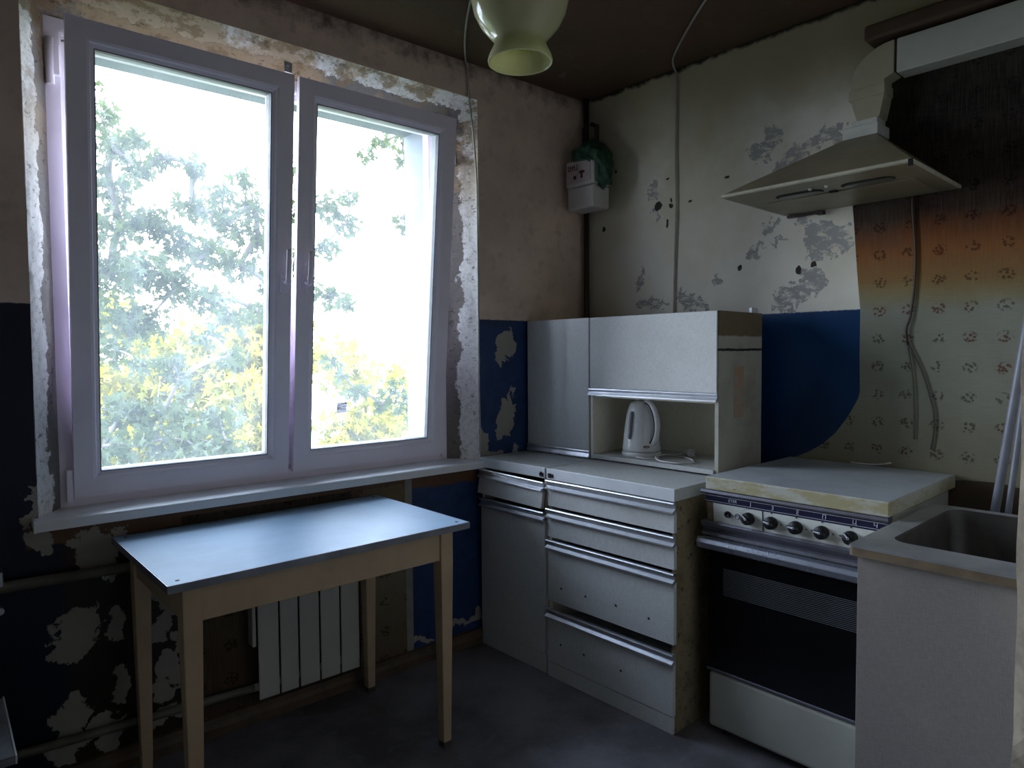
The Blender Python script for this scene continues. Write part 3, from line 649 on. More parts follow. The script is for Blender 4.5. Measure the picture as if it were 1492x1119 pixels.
new_obj('corner_catch', MB().box(-.717, -.714, yb+.008, yb+.030, .812, .826, .001).tube([(-.714, yb+.03, .820), (-.720, yb+.016, .830)], .0035, 6), MT['black'], bc)
DT = Matrix.Translation((X0, 0, .79)) @ Matrix.Rotation(math.radians(9), 4, 'Y') @ Matrix.Rotation(math.radians(1.2), 4, 'X') @ Matrix.Translation((-X0, 0, -.79))
d = new_obj('drawer', MB().box(X0-.002, X0+.014, yb+.006, ya-.004, .690, .764, .001).box(X0+.014, X0+.4, yb+.03, ya-.03, .700, .75, 0).xf(DT), MT['lam'], bc)
new_obj('handle', pull(MB(), X0, yb+.004, ya-.003, .797).xf(DT), MT['alu'], d)
d = new_obj('door', MB().box(X0, X0+.016, yb+.006, ya-.006, .082, .632, .001), MT['lam'], bc)
new_obj('handle', pull(MB(), X0, yb+.004, ya-.006, .668), MT['alu'], d)
new_obj('plinth', MB().box(-.705, -.688, yb+.002, ya-.002, 0, .078, .001), MT['lam'], bc)

du = thing('drawer_cabinet', 'wide white cabinet of four drawers between corner cabinet and stove', 'cabinet', (-.4, -.72, 0))
ya, yb = -.420, -1.027
new_obj('carcass', MB().box(-.70, -.06, yb+.004, yb+.020, 0, .806, .001), MT['fibre'], du)['label'] = 'bare brown fibreboard side'
new_obj('inner_carcass', MB().box(-.698, -.06, ya-.018, ya-.002, .06, .806, 0).box(-.698, -.06, yb+.0205, ya-.0185, .06, .075, 0).box(-.08, -.06, yb+.021, ya-.019, .076, .80, 0), MT['lamin'], du)
new_obj('worktop', MB().box(-.708, -.05, yb, ya, .806, .848, .002), MT['lamtop'], du)
new_obj('worktop_edge', MB().box(-.714, -.7085, yb, ya-.0005, .805, .8485, .0015), MT['lamedge'], du)
new_obj('corner_catch', MB().box(-.717, -.714, ya-.040, ya-.030, .814, .828, .001).box(-.718, -.714, ya-.028, ya-.012, .812, .830, .001), MT['black'], du)
for k, (zt, zb, dx) in enumerate(((.803, .697, 0), (.688, .572, 0), (.562, .312, 0), (.284, .064, -.004))):
    x = X0+dx
    d = new_obj('drawer', MB().box(x, x+.016, yb+.003, ya-.006, zb, zt-.034, .001).box(x+.016, x+.5, yb+.035, ya-.035, zb+.01, zt-.05, 0), MT['lam'], du)
    new_obj('handle', pull(MB(), x, yb-.002, ya-.004, zt), MT['alu'], d)
    if k > 1:
        for (y, z) in (((-.499, .376), (-.626, .378), (-.773, .384), (-.92, .377)) if k == 2 else ((-.498, .15), (-.621, .15), (-.80, .15))):
            new_obj('screw', MB().lathe([(0, 0), (.004, 0), (.004, .0015), (0, .0022)], 10, Matrix.Translation((x-.0002, y, z)) @ Matrix.Rotation(math.radians(-90), 4, 'Y')), MT['black'], d)
new_obj('plinth', MB().box(-.712, -.695, yb+.006, ya-.002, 0, .061, .001), MT['lam'], du)

# ------------------------------------------------------------------ upper units standing on the worktops
XU = -.413
uc = thing('upper_cabinet', 'tall white cupboard with one plain door standing on the corner worktop', 'cabinet', (-.25, -.19, .849))
ya, yb = .0, -.385
new_obj('carcass', MB().box(XU+.017, -.09, yb, yb+.016, .8495, 1.4615, 0).box(XU+.017, -.09, ya-.016, ya, .8495, 1.4615, 0).box(XU+.017, -.09, yb+.016, ya-.016, 1.446, 1.4615, 0).box(XU+.017, -.09, yb+.016, ya-.016, .8495, .864, 0).box(-.10, -.09, yb+.016, ya-.016, .864, 1.446, 0), MT['lamin'], uc)
d = new_obj('door', MB().box(XU, XU+.016, yb+.001, ya-.001, .884, 1.4615, .001), MT['lam'], uc)
new_obj('handle', MB().prism([(XU+.014, .884), (XU-.004, .884), (XU-.006, .880), (XU-.003, .872), (XU-.010, .858), (XU-.010, .853), (XU+.014, .853)], 'y', yb-.003, ya-.002), MT['alu'], d)
us = thing('shelf_cabinet', 'white upper cupboard with flap door above an open niche, beside the stove', 'cabinet', (-.25, -.70, .849))
ya, yb = -.391, -1.009
new_obj('side_panel', MB().box(XU+.004, -.09, yb, yb+.016, .852, 1.461, .0008), MT['side'], us)['label'] = 'stained side panel with brown top band and crack'
new_obj('side_panel', MB().box(XU+.004, -.09, ya-.014, ya, .852, 1.461, .0008), MT['lamin'], us)
new_obj('top_panel', MB().box(XU+.017, -.09, yb+.016, ya-.014, 1.446, 1.461, 0), MT['lam'], us)
new_obj('back_panel', MB().box(-.10, -.09, yb+.016, ya-.014, .872, 1.446, 0), MT['lamin'], us)
new_obj('shelf', MB().box(XU+.02, -.10, yb+.016, ya-.014, 1.118, 1.132, 0), MT['lamin'], us)
new_obj('bottom_shelf', MB().box(XU-.004, -.10, yb+.0165, ya-.0145, .856, .874, .001), MT['lamtop'], us)
d = new_obj('flap_door', MB().box(XU-.001, XU+.015, yb+.006, ya-.001, 1.158, 1.461, .001), MT['lam'], us)
new_obj('handle', MB().prism([(XU+.014, 1.157), (XU-.004, 1.157), (XU-.007, 1.152), (XU-.003, 1.144), (XU-.012, 1.132), (XU-.012, 1.127), (XU+.014, 1.127)], 'y', yb+.002, ya+.003), MT['alu'], d)
new_obj('sticker_remains', MB().box(-.300, -.230, yb-.001, yb-.0002, 1.06, 1.255, 0), MT['sticker'], us)
new_obj('hanging_bracket', MB().box(-.155, -.115, yb+.006, yb+.010, 1.462, 1.482, .001).box(-.155, -.150, yb+.006, yb+.022, 1.462, 1.482, .001).box(-.120, -.115, yb+.006, yb+.022, 1.462, 1.482, .001), MT['zinc'], us)

# ------------------------------------------------------------------ stove
sv = thing('electric_stove', 'old white electric stove with five black knobs and dark oven door', 'stove', (-.33, -1.38, 0))
ya, yb, XS = -1.092, -1.650, -.610
new_obj('body', MB().box(XS+.02, -.04, yb, ya, .03, .843, .004), MT['enamel'], sv)
new_obj('lid', MB().box(-.625, -.012, -1.662, -1.089, .8475, .8905, .003), MT['lidedge'], sv)['label'] = 'chipped cream cover board'
new_obj('lid_surface', MB().box(-.622, -.014, -1.659, -1.092, .8906, .8916, 0), MT['lidtop'], sv)
new_obj('top_trim', MB().prism([(XS+.02, .846), (XS-.014, .846), (XS-.016, .838), (XS-.010, .832), (XS+.02, .832)], 'y', yb-.01, ya+.022), MT['steeldark'], sv)
sc_ = Matrix.Rotation(math.radians(0), 4, 'X')
ns = new_obj('number_strip', MB().prism([(XS+.02, .832), (XS-.006, .832), (XS-.002, .802), (XS+.02, .802)], 'y', yb-.006, ya+.010), MT['navy'], sv)
new_obj('strip_line', MB().box(XS-.0075, XS-.005, yb-.006, ya+.01, .8270, .8280, 0), MT['print'], sv)
new_obj('strip_line', MB().box(XS-.0045, XS-.001, yb-.006, ya+.01, .8075, .8085, 0), MT['print'], sv)
TXT = Matrix(((0, 0, -1, 0), (-1, 0, 0, 0), (0, 1, 0, 0), (0, 0, 0, 1)))      # text plane facing -x, reading towards -y
for t_, y, sz in (('ETER', -1.185, .014), ('J', -1.248, .018), ('3', -1.322, .018), ('E', -1.402, .018), ('П', -1.482, .018), ('Ц', -1.568, .018), ('Ч', -1.625, .018)):
    new_obj('strip_mark', text_mb(t_, sz, Matrix.Translation((XS-.0062, y, .8178)) @ Matrix.Rotation(math.radians(7.6), 4, 'Y') @ TXT), MT['print'], sv)
cp = new_obj('control_panel', MB().prism([(XS+.02, .802), (XS-.004, .802), (XS+.002, .738), (XS+.02, .738)], 'y', -1.628, -1.112), MT['panel'], sv)
new_obj('panel_seam', MB().prism([(XS, .803), (XS-.0048, .803), (XS+.0014, .737), (XS, .737)], 'y', -1.2895, -1.2865), MT['navy'], sv)
new_obj('side_cheek', MB().prism([(XS+.02, .802), (XS-.004, .802), (XS+.002, .738), (XS+.02, .738)], 'y', -1.111, -1.088), MT['wood'], sv)
KR = Matrix.Rotation(math.radians(-90+5), 4, 'Y')
def frontal(y, z, x=XS-.001): return Matrix.Translation((x, y, z)) @ KR
for i, y in enumerate((-1.241, -1.318, -1.397, -1.476, -1.558)):
    T = frontal(y, .770)
    kb = new_obj('knob', MB().lathe([(.020, 0), (.0205, .006), (.0195, .020), (.018, .0225), (0, .0225)], 28, T), MT['black'], sv)
    ang = (-40, -12, -5, -8, -45)[i]
    new_obj('pointer', MB().box(-.0045, .0045, -.018, .018, .0222, .0265, .0015, 1, T @ Matrix.Rotation(math.radians(ang), 4, 'Z')), MT['black'], kb)
    new_obj('pointer_mark', MB().box(-.0022, .0022, .003, .017, .0265, .0269, 0, 1, T @ Matrix.Rotation(math.radians(ang), 4, 'Z')).lathe([(.0022, .0266), (.004, .0266), (.004, .0272), (.0022, .0272)], 12, T), MT['print'], kb)
    mk = MB()
    for a in ((0, 90, 270) if i else (0, 15, 30, 45, 60, 80, 100, 120, 270)):
        mk.lathe([(0, 0), (.0026 if i else .0012, 0), (.0026 if i else .0012, .0006), (0, .0006)], 8, frontal(y+.031*math.sin(math.radians(a)), .770+.031*math.cos(math.radians(a)), XS-.0018-.0029*math.cos(math.radians(a))))
    new_obj('dial_marks', mk, MT['ink'], sv)['kind'] = 'stuff'
new_obj('indicator_button', MB().lathe([(.011, 0), (.011, .006), (.008, .009), (.006, .005), (0, .005)], 20, frontal(-1.166, .771)), MT['black'], sv)
new_obj('indicator_lamp', MB().lathe([(.009, 0), (.009, .003), (.0075, .004), (.007, .003), (0, .004)], 20, frontal(-1.199, .770)), plain('grey_lens', (.26, .26, .30), .3), sv)
new_obj('lower_trim', MB().prism([(XS+.02, .738), (XS-.008, .738), (XS-.012, .733), (XS-.010, .722), (XS-.002, .718), (XS+.006, .706), (XS-.004, .700), (XS-.006, .690), (XS+.02, .688)], 'y', yb-.004, ya+.022), MT['steeldark'], sv)
new_obj('handle', MB().prism([(XS-.002, .686), (XS-.016, .688), (XS-.028, .682), (XS-.034, .668), (XS-.032, .652), (XS-.024, .646), (XS-.012, .650), (XS-.002, .652)], 'y', yb-.002, ya+.026, .002), MT['chrome'], sv)
od = new_obj('oven_door', MB().box(XS-.004, XS+.02, yb+.004, ya-.002, .232, .646, .003), MT['ovenglass'], sv)
gm = MB()
for i in range(17): gm.box(XS-.0052, XS-.0042, yb+.03, ya-.060, .497+i*.0055, .4988+i*.0055, 0)
g_ = new_obj('window_stripes', gm, plain('grey_oven_stripes', (.10, .105, .12), .4), od); g_['kind'] = 'stuff'
new_obj('door_trim', MB().box(XS-.006, XS+.01, yb+.002, ya+.001, .226, .236, .002), MT['steeldark'], sv)
new_obj('storage_drawer', MB().box(XS-.004, XS+.02, yb+.004, ya-.006, .032, .222, .012, 3), MT['enamel'], sv)
for (x, y) in ((-.56, ya-.05), (-.56, yb+.05), (-.10, ya-.05), (-.10, yb+.05)): new_obj('foot', MB().lathe([(.018, 0), (.018, .01), (.012, .034), (0, .034)], 14, Matrix.Translation((x, y, 0))), MT['black'], sv)

# ------------------------------------------------------------------ sink unit
kc = thing('sink_cabinet', 'white sink cabinet with plain panel front at the right edge', 'cabinet', (-.62, -1.90, 0))
new_obj('front_panel', MB().box(-.934, -.916, -2.112, -1.697, .0, .817, .001), MT['lamsink'], kc)
new_obj('side_panel', MB().box(-.914, -.32, -1.715, -1.699, 0, .817, .001), MT['lamin'], kc)
new_obj('side_panel', MB().box(-.914, -.32, -2.112, -2.096, 0, .817, .001), MT['lamin'], kc)
new_obj('back_panel', MB().box(-.322, -.308, -2.094, -1.717, .05, .817, 0), MT['lamin'], kc)
ks = thing('kitchen_sink', 'shallow steel sink with brown stained rim on the sink cabinet', 'sink', (-.62, -1.90, .818))
def rring(outer, inner, z0, z1):
    m_ = MB(); b = m_.b
    def rr(r, z, n=5):
        x0, x1, y0, y1, rad = r; out = []
        for (cx, cy_, a0) in ((x1-rad, y1-rad, 0), (x0+rad, y1-rad, 90), (x0+rad, y0+rad, 180), (x1-rad, y0+rad, 270)):
            for i in range(n+1):
                a = math.radians(a0+90*i/n); out.append(b.verts.new((cx+rad*math.cos(a), cy_+rad*math.sin(a), z)))
        return out
    L = [rr(outer, z0), rr(outer, z1), rr(inner, z1), rr(inner, z0)]
    for a, c in zip(L, L[1:]+L[:1]):
        for i in range(len(a)): b.faces.new((a[i], a[(i+1) % len(a)], c[(i+1) % len(a)], c[i]))
    bmesh.ops.recalc_face_normals(b, faces=b.faces[:]); return m_
OUT = (-.952, -.305, -2.115, -1.680, .012); INN = (-.842, -.340, -2.075, -1.735, .045)
new_obj('rim_edge', rring((-.951, -.306, -2.114, -1.681, .012), (-.90, -.33, -2.09, -1.72, .04), .8175, .8375), MT['wood'], ks)['label'] = 'brown stained edge'
new_obj('rim', rring(OUT, INN, .8375, .8425), MT['steel'], ks)
bm = MB(); b = bm.b; L = []
for (g, z) in ((0, .842), (.004, .836), (.012, .70), (.03, .682), (.20, .676)):
    x0, x1, y0, y1, rad = INN; x0 += g*1.1; x1 -= g*1.1; y0 += g*.75; y1 -= g*.75; row = []
    for (cx, cy_, a0) in ((x1-rad, y1-rad, 0), (x0+rad, y1-rad, 90), (x0+rad, y0+rad, 180), (x1-rad, y0+rad, 270)):
        for i in range(6):
            a = math.radians(a0+18*i); row.append(b.verts.new((cx+rad*math.cos(a), cy_+rad*math.sin(a), z)))
    L.append(row)
for a, c in zip(L, L[1:]):
    for i in range(len(a)): b.faces.new((a[i], a[(i+1) % len(a)], c[(i+1) % len(a)], c[i])).smooth = True
b.faces.new(L[-1]); bmesh.ops.recalc_face_normals(b, faces=b.faces[:])
for f in b.faces: f.normal_flip()
new_obj('basin', bm, MT['basin'], ks)
new_obj('drain', MB().lathe([(0, .004), (.02, .003), (.034, .005), (.036, .001)], 24, Matrix.Translation((-.60, -1.90, .676))), MT['steel'], ks)

# three grey poles in the corner behind the sink
for i, (p0, p1, r, lab) in enumerate((((-.20, -1.715, .0), (-.10, -1.98, 2.35), .0125, 'thickest grey pole, leftmost of the three behind the sink'),
                                     ((-.17, -1.770, .0), (-.07, -1.905, 1.75), .009, 'middle grey pole of the three leaning behind the sink'),
                                     ((-.16, -1.800, .0), (-.05, -1.935, 1.60), .009, 'rightmost grey pole of the three, closest to the door jamb'))):
    single('grey_pole', lab, 'pole', MB().tube([p0, ((p0[0]+p1[0])/2, (p0[1]+p1[1])/2, (p0[2]+p1[2])/2), p1], r, 12), MT['pole'], p0, group='poles leaning behind the sink')

# ------------------------------------------------------------------ hood and duct
hd = thing('range_hood', 'grey pyramid cooker hood fixed to the wall above the stove', 'hood', (-.25, -1.36, 1.845))
A = [(-.478, -1.655), (-.478, -1.058), (-.004, -1.058), (-.004, -1.655)]; B_ = [(-.105, -1.425), (-.105, -1.325), (-.004, -1.325), (-.004, -1.425)]
m = MB(); lo = [m.b.verts.new((x, y, 1.857)) for x, y in A]; hi = [m.b.verts.new((x, y, 2.062)) for x, y in B_]
for i in range(4): m.b.faces.new((lo[i], lo[(i+1) % 4], hi[(i+1) % 4], hi[i]))
m.b.faces.new(hi); bmesh.ops.recalc_face_normals(m.b, faces=m.b.faces[:])
new_obj('pyramid', m, MT['hood'], hd)
new_obj('rim', MB().box(-.482, -.470, -1.659, -1.054, 1.846, 1.858, .003).box(-.470, -.004, -1.659, -1.650, 1.846, 1.858, .002).box(-.470, -.004, -1.063, -1.054, 1.846, 1.858, .002), MT['hoodrim'], hd)
bp = new_obj('bottom_plate', MB().box(-.470, -.004, -1.650, -1.063, 1.846, 1.850, 0), MT['hood'], hd)
def slot(x0, x1, y0, y1, z):
    n = 8; r = abs(x1-x0)/2; cx = (x0+x1)/2; pts = []
    for i in range(n+1): a = math.pi*i/n; pts.append((cx+r*math.cos(a), y1-r+r*math.sin(a)))
    for i in range(n+1): a = math.pi+math.pi*i/n; pts.append((cx+r*math.cos(a), y0+r+r*math.sin(a)))
    return MB().prism(pts, 'z', z-.002, z)
for (y0, y1) in ((-1.345, -1.185), (-1.565, -1.405)): 
    q = new_obj('lamp_slot', slot(-.368, -.298, y0, y1, 1.8462), MT['dark'], hd)
    new_obj('lamp_cover', slot(-.345, -.300, y0+.006, y1-.006, 1.8446), plain('smoked_lens', (.13, .13, .11), .3), q)
for y in (-1.325, -1.378): new_obj('push_button', MB().lathe([(.006, 0), (.006, -.004), (.004, -.007), (0, -.007)], 14, Matrix.Translation((-.385, y, 1.846))), MT['collar'], hd)
fl = new_obj('filter_panel', MB().box(-.285, -.02, -1.60, -1.125, 1.8425, 1.8458, .001), MT['hood'], hd)
new_obj('filter_latch', MB().box(-.300, -.284, -1.375, -1.350, 1.840, 1.8458, .001), MT['black'], hd)
new_obj('back_flange', MB().box(-.020, -.003, -1.20, -1.07, 1.834, 1.842, .001).box(-.03, -.003, -1.215, -1.19, 1.828, 1.842, .001), MT['darkwire'], hd)
new_obj('front_catch', MB().box(-.484, -.476, -1.660, -1.648, 1.836, 1.856, .001), MT['black'], hd)
new_obj('collar', MB().box(-.112, -.002, -1.434, -1.316, 2.058, 2.098, .002), MT['collar'], hd)
vd = thing('ventilation_duct', 'flat white plastic vent duct running from hood to the right wall end', 'duct', (-.04, -1.38, 2.098))
new_obj('collar_sleeve', MB().box(-.080, -.002, -1.420, -1.335, 2.0985, 2.125, .001), MT['collar'], vd)
m = MB(); lo = [m.b.verts.new(p) for p in ((-.078, -1.425, 2.125), (-.078, -1.352, 2.125), (-.003, -1.352, 2.125), (-.003, -1.425, 2.125))]; hi = [m.b.verts.new(p) for p in ((-.078, -1.440, 2.198), (-.078, -1.330, 2.198), (-.003, -1.330, 2.198), (-.003, -1.440, 2.198))]
for i in range(4): m.b.faces.new((lo[i], lo[(i+1) % 4], hi[(i+1) % 4], hi[i]))
m.b.faces.new(lo[::-1]); m.b.faces.new(hi); bmesh.ops.recalc_face_normals(m.b, faces=m.b.faces[:])
new_obj('reducer', m, MT['duct2'], vd)
new_obj('socket', MB().box(-.084, -.002, -1.444, -1.324, 2.198, 2.234, .002), MT['duct2'], vd)
pts = [(-1.440, 2.2345), (-1.328, 2.2345)]
for i in range(9): a = math.pi/2*i/8; pts.append((-1.470+.142*math.cos(a), 2.262+.110*math.sin(a)))
pts += [(-1.470, 2.262), (-1.440, 2.250)]
new_obj('elbow', MB().prism(pts, 'x', -.078, -.003, .003), MT['duct2'], vd)
new_obj('joint_seam', MB().box(-.074, -.004, -1.478, -1.470, 2.264, 2.370, 0), MT['darkwire'], vd)
new_obj('horizontal_channel', MB().box(-.078, -.003, -2.115, -1.478, 2.257, 2.372, .003), MT['duct'], vd)
single('wooden_board', 'dark brown board fixed to the wall above the white duct', 'board', MB().box(-.10, -.003, -2.12, -1.378, 2.386, 2.440, .010, 3), MT['beam'], (-.05, -1.75, 2.386))

# ------------------------------------------------------------------ gas pipe, meter, bag
gp = MB().tube([(-.028, -.034, 0), (-.028, -.034, 1.2), (-.028, -.034, H-.002)], .014, 12)
single('gas_pipe', 'dark brown vertical pipe in the room corner', 'pipe', gp, MT['gaspipe'], (-.028, -.034, 0))
gm = thing('gas_meter', 'white wall meter with faded label in the corner under a green bag', 'meter', (-.12, -.13, 2.0))
new_obj('case', MB().box(-.18, -.062, -.214, -.045, 2.0, 2.108, .012, 3), MT['meter'], gm)
new_obj('cover', MB().box(-.184, -.060, -.218, -.041, 2.108, 2.235, .008, 2), MT['meter'], gm)
lb = new_obj('label_panel', MB().box(-.1862, -.1842, -.200, -.046, 2.125, 2.215, 0), MT['label'], gm)
lm = MB().box(-.1872, -.1863, -.115, -.060, 2.185, 2.189, 0).box(-.1872, -.1863, -.118, -.114, 2.185, 2.212, 0).box(-.1872, -.1863, -.062, -.057, 2.185, 2.212, 0)
for y in (-.072, -.085, -.098): lm.box(-.1872, -.1863, y-.004, y+.004, 2.193, 2.208, 0)
lm.lathe([(0, 0), (.010, 0), (.010, .001), (0, .001)], 14, Matrix.Translation((-.1863, -.100, 2.150)) @ Matrix.Rotation(math.radians(-90), 4, 'Y')).box(-.1872, -.1863, -.150, -.138, 2.142, 2.178, 0).box(-.1872, -.1863, -.162, -.128, 2.165, 2.176, 0)
new_obj('label_print', lm, MT['labelred'], lb)['kind'] = 'stuff'
for y in (-.085, -.165): new_obj('inlet_pipe', MB().tube([(-.10, y, 2.22), (-.10, y, 2.40), (-.06, (y-.034)/2, 2.43)], .011, 10), MT['gaspipe'], gm)
bg = bmesh.new(); bmesh.ops.create_icosphere(bg, subdivisions=5, radius=1)
for v in bg.verts:
    n_ = v.co.copy(); r = 1+.20*noise.noise(n_*2.1)+.16*noise.turbulence(n_*3.4, 4, False)
    x, y, z = n_*r
    v.co = Vector((-.125+x*.085, -.150+y*.095-(.045 if z < 0 else 0)*abs(z)*1.3, 2.235+z*(.085 if z > 0 else .135)))
    if v.co.x > -.004: v.co.x = -.004
    if z < -.1 and v.co.y > -.205+(.05*z): v.co.y = min(v.co.y, -.19); 
    if z < -.15: v.co.x = max(v.co.x, -.176)
for f in bg.faces: f.smooth = True
m = MB(); m.b.free(); m.b = bg
single('plastic_bag', 'crumpled dark green plastic bag draped over the meter in the corner', 'bag', m, MT['bag'], (-.125, -.15, 2.10))

# ------------------------------------------------------------------ lamp and cables
LX, LY, LZ = -1.526, -1.146, 1.992
lp = thing('pendant_lamp', 'milky green glass lamp shade with flared rim hanging from the ceiling', 'lamp', (LX, LY, LZ))
T = Matrix.Translation((LX, LY, LZ))
outp = [(.0755, 0), (.0765, .004), (.073, .016), (.064, .034), (.0605, .044), (.062, .052), (.075, .066), (.094, .088), (.108, .115), (.115, .145), (.116, .17), (.110, .198), (.095, .224), (.072, .243), (.048, .252)]
inn = [(r-.004, z) for r, z in outp[::-1]]
new_obj('shade', MB().lathe(outp+inn+[outp[0]], 56, T), MT['bulb'], lp)
new_obj('cap', MB().lathe([(.050, .250), (.052, .258), (.035, .275), (.018, .285), (.012, .31), (0, .31)], 28, T), MT['collar'], lp)
new_obj('bulb_socket', MB().lathe([(0, .250), (.02, .250), (.02, .215), (0, .215)], 18, T), MT['black'], lp)
new_obj('light_bulb', MB().lathe([(0, .085), (.018, .09), (.029, .112), (.026, .14), (.014, .175), (.013, .215)], 20, T), plain('unlit_bulb_glass', (.55, .55, .50), .15), lp)
new_obj('cord', MB().tube([(LX, LY, LZ+.305), (LX, LY, H-.03)], .004, 8), MT['wire'], lp)
new_obj('ceiling_rose', MB().lathe([(.05, 0), (.05, -.008), (.03, -.035), (0, -.037)], 24, Matrix.Translation((LX, LY, H-.001))), MT['collar'], lp)
q = [(-1.35, -.86, H-.006), (-1.20, -.64, H-.007), (-1.056, -.437, H-.008), (-.976, -.308, H-.008), (-.88, -.167, H-.010), (-.785, -.045, H-.012), (-.755, -.018, H-.030), (-.750, -.014, 2.50), (-.744, -.014, 2.42), (-.733, -.014, 2.34), (-.718, -.013, 2.22), (-.706, -.013, 2.05), (-.703, -.012, 1.8), (-.702, -.012, 1.5), (-.702, -.011, 1.2), (-.698, -.012, .86)]
single('ceiling_cable', 'thin pale cable running down beside the window from the ceiling', 'cable', MB().tube(curve_pts(q, 5), .0042, 8), MT['wire'], (-.70, -.012, .86), True)
q = [(-.47, -1.02, H-.006), (-.435, -.959, H-.008), (-.29, -.785, H-.012), (-.14, -.625, H-.016), (-.045, -.565, H-.020), (-.012, -.553, 2.545), (-.009, -.551, 2.40), (-.009, -.549, 2.2), (-.009, -.553, 1.968), (-.008, -.547, 1.75), (-.008, -.541, 1.50), (-.02, -.54, 1.44)]
single('wall_cable', 'pale cable from ceiling down the bare wall behind the shelf cabinet', 'cable', MB().tube(curve_pts(q, 5), .0045, 8), MT['wire'], (-.01, -.54, 1.44))
q = [(-.012, -1.516, 1.845), (-.010, -1.516, 1.787), (-.009, -1.527, 1.65), (-.009, -1.525, 1.526), (-.010, -1.515, 1.43), (-.011, -1.503, 1.384), (-.011, -1.509, 1.33)]
hc = thing('hood_cable', 'brown twin cable hanging from the hood over the floral wallpaper', 'cable', (-.01, -1.51, 1.0))
new_obj('cord', MB().tube(curve_pts(q, 5), .004, 8), MT['darkwire'], hc)
new_obj('wire', MB().tube(curve_pts([(-.010, -1.507, 1.33), (-.009, -1.518, 1.27), (-.009, -1.528, 1.2), (-.009, -1.533, 1.1), (-.008, -1.533, 1.0)], 5), .0028, 6), plain('thin_grey_wire', (.12, .11, .09), .6), hc)
new_obj('wire', MB().tube(curve_pts([(-.010, -1.510, 1.33), (-.010, -1.535, 1.28), (-.009, -1.56, 1.22), (-.009, -1.580, 1.15), (-.009, -1.592, 1.1), (-.009, -1.594, 1.03), (-.008, -1.586, .97)], 5), .0032, 6), plain('thin_dark_wire', (.09, .085, .075), .6), hc)

single('wire_scrap', 'short pale wire end lying behind the stove lid', 'wire', MB().tube(curve_pts([(-.016, -1.325, .896), (-.018, -1.39, .896), (-.020, -1.435, .902), (-.020, -1.465, .910)], 4), .003, 6), MT['wirewhite'], (-.016, -1.39, .893))

# ------------------------------------------------------------------ table and radiator
import copy
tb = thing('kitchen_table', 'white-topped kitchen table with cream tapered legs under the window', 'table', (-1.695, -.340, 0), True); tb.rotation_euler.z += math.radians(.9)
tx0, tx1, ty0, ty1 = -2.155, -1.235, -.640, -.040
new_obj('tabletop', MB().box(tx0, tx1, ty0, ty1, .738, .754, .002), MT['table'], tb)
new_obj('edge_band', MB().ring(tx0-.0015, tx1+.0015, ty0-.0015, ty1+.0015, [(0, .733), (0, .7535), (.004, .7535), (.004, .733)], Matrix(((1, 0, 0, 0), (0, 0, 1, 0), (0, 1, 0, 0), (0, 0, 0, 1)))).box(-1.700, -1.696, ty0-.0025, ty0+.002, .733, .754, 0), MT['tabedge'], tb)
lx0, lx1, ly0, ly1 = tx0+.040, tx1-.045, ty0+.030, ty1-.025
new_obj('apron', MB().box(lx0+.04, lx1-.04, ly0+.008, ly0+.026, .635, .738, .001), MT['tabwood'], tb)
new_obj('apron', MB().box(lx0+.04, lx1-.04, ly1-.026, ly1-.008, .635, .738, .001), MT['tabwood'], tb)
new_obj('apron', MB().box(lx0+.008, lx0+.026, ly0+.04, ly1-.04, .635, .738, .001), MT['tabwood'], tb)
new_obj('apron', MB().box(lx1-.026, lx1-.008, ly0+.04, ly1-.04, .635, .738, .001), MT['tabwood'], tb)
for (x, y, sx, sy) in ((lx0, ly0, 1, 1), (lx1, ly0, -1, 1), (lx1, ly1, -1, -1), (lx0, ly1, 1, -1)):
    b = MB(); o = b.b; rows = []
    for (z, w, off) in ((.738, .048, 0), (.62, .048, 0), (.0, .030, .009)):
        c0x, c0y = x+sx*off, y+sy*off; rows.append([o.verts.new(p) for p in ((c0x, c0y, z), (c0x+sx*w, c0y, z), (c0x+sx*w, c0y+sy*w, z), (c0x, c0y+sy*w, z))])
    for r0, r1 in zip(rows, rows[1:]):
        for i in range(4): o.faces.new((r0[i], r0[(i+1) % 4], r1[(i+1) % 4], r1[i]))
    o.faces.new(rows[0]); o.faces.new(rows[-1][::-1]); bmesh.ops.recalc_face_normals(o, faces=o.faces[:])
    bmesh.ops.bevel(o, geom=[e for e in o.edges if abs(e.verts[0].co.z-e.verts[1].co.z) > .05], offset=.003, segments=2, affect='EDGES', profile=.5)
    lg = new_obj('leg', b, MT['tabwood'], tb)
    new_obj('foot_wear', MB().box(min(x+sx*.0085, x+sx*.0395), max(x+sx*.0085, x+sx*.0395), min(y+sy*.0085, y+sy*.0395), max(y+sy*.0085, y+sy*.0395), 0, .022, .001), MT['stoolleg'], lg)
for (x, y) in ((tx0+.03, ty0+.03), (tx0+.03, ty1-.03), (tx1-.03, ty0+.03), (tx1-.03, ty1-.03)): new_obj('screw', MB().lathe([(.0055, 0), (.0055, .0006), (0, .0008)], 12, Matrix.Translation((x, y, .754))), MT['black'], tb)
rd = thing('radiator', 'white panel-section radiator on the wall under the window behind the table', 'radiator', (-1.53, -.04, .09), True)
us_ = [-1.729, -1.650, -1.578, -1.497, -1.415, -1.334]
for a, b_ in zip(us_, us_[1:]):
    m = MB().box(a+.002, b_-.004, -.062, -.054, .098, .600, .003, 2).box((a+b_)/2-.008, (a+b_)/2+.008, -.056, -.012, .11, .59, .003)
    new_obj('section', m, MT['rad'], rd)
new_obj('collector', MB().tube([(-1.735, -.033, .56), (-1.33, -.033, .56)], .014, 10), MT['rad'], rd)
new_obj('collector', MB().tube([(-1.735, -.033, .135), (-1.33, -.033, .135)], .014, 10), MT['rad'], rd)
new_obj('side_plate', MB().box(-1.745, -1.732, -.056, -.012, .29, .59, .002), MT['rad'], rd)
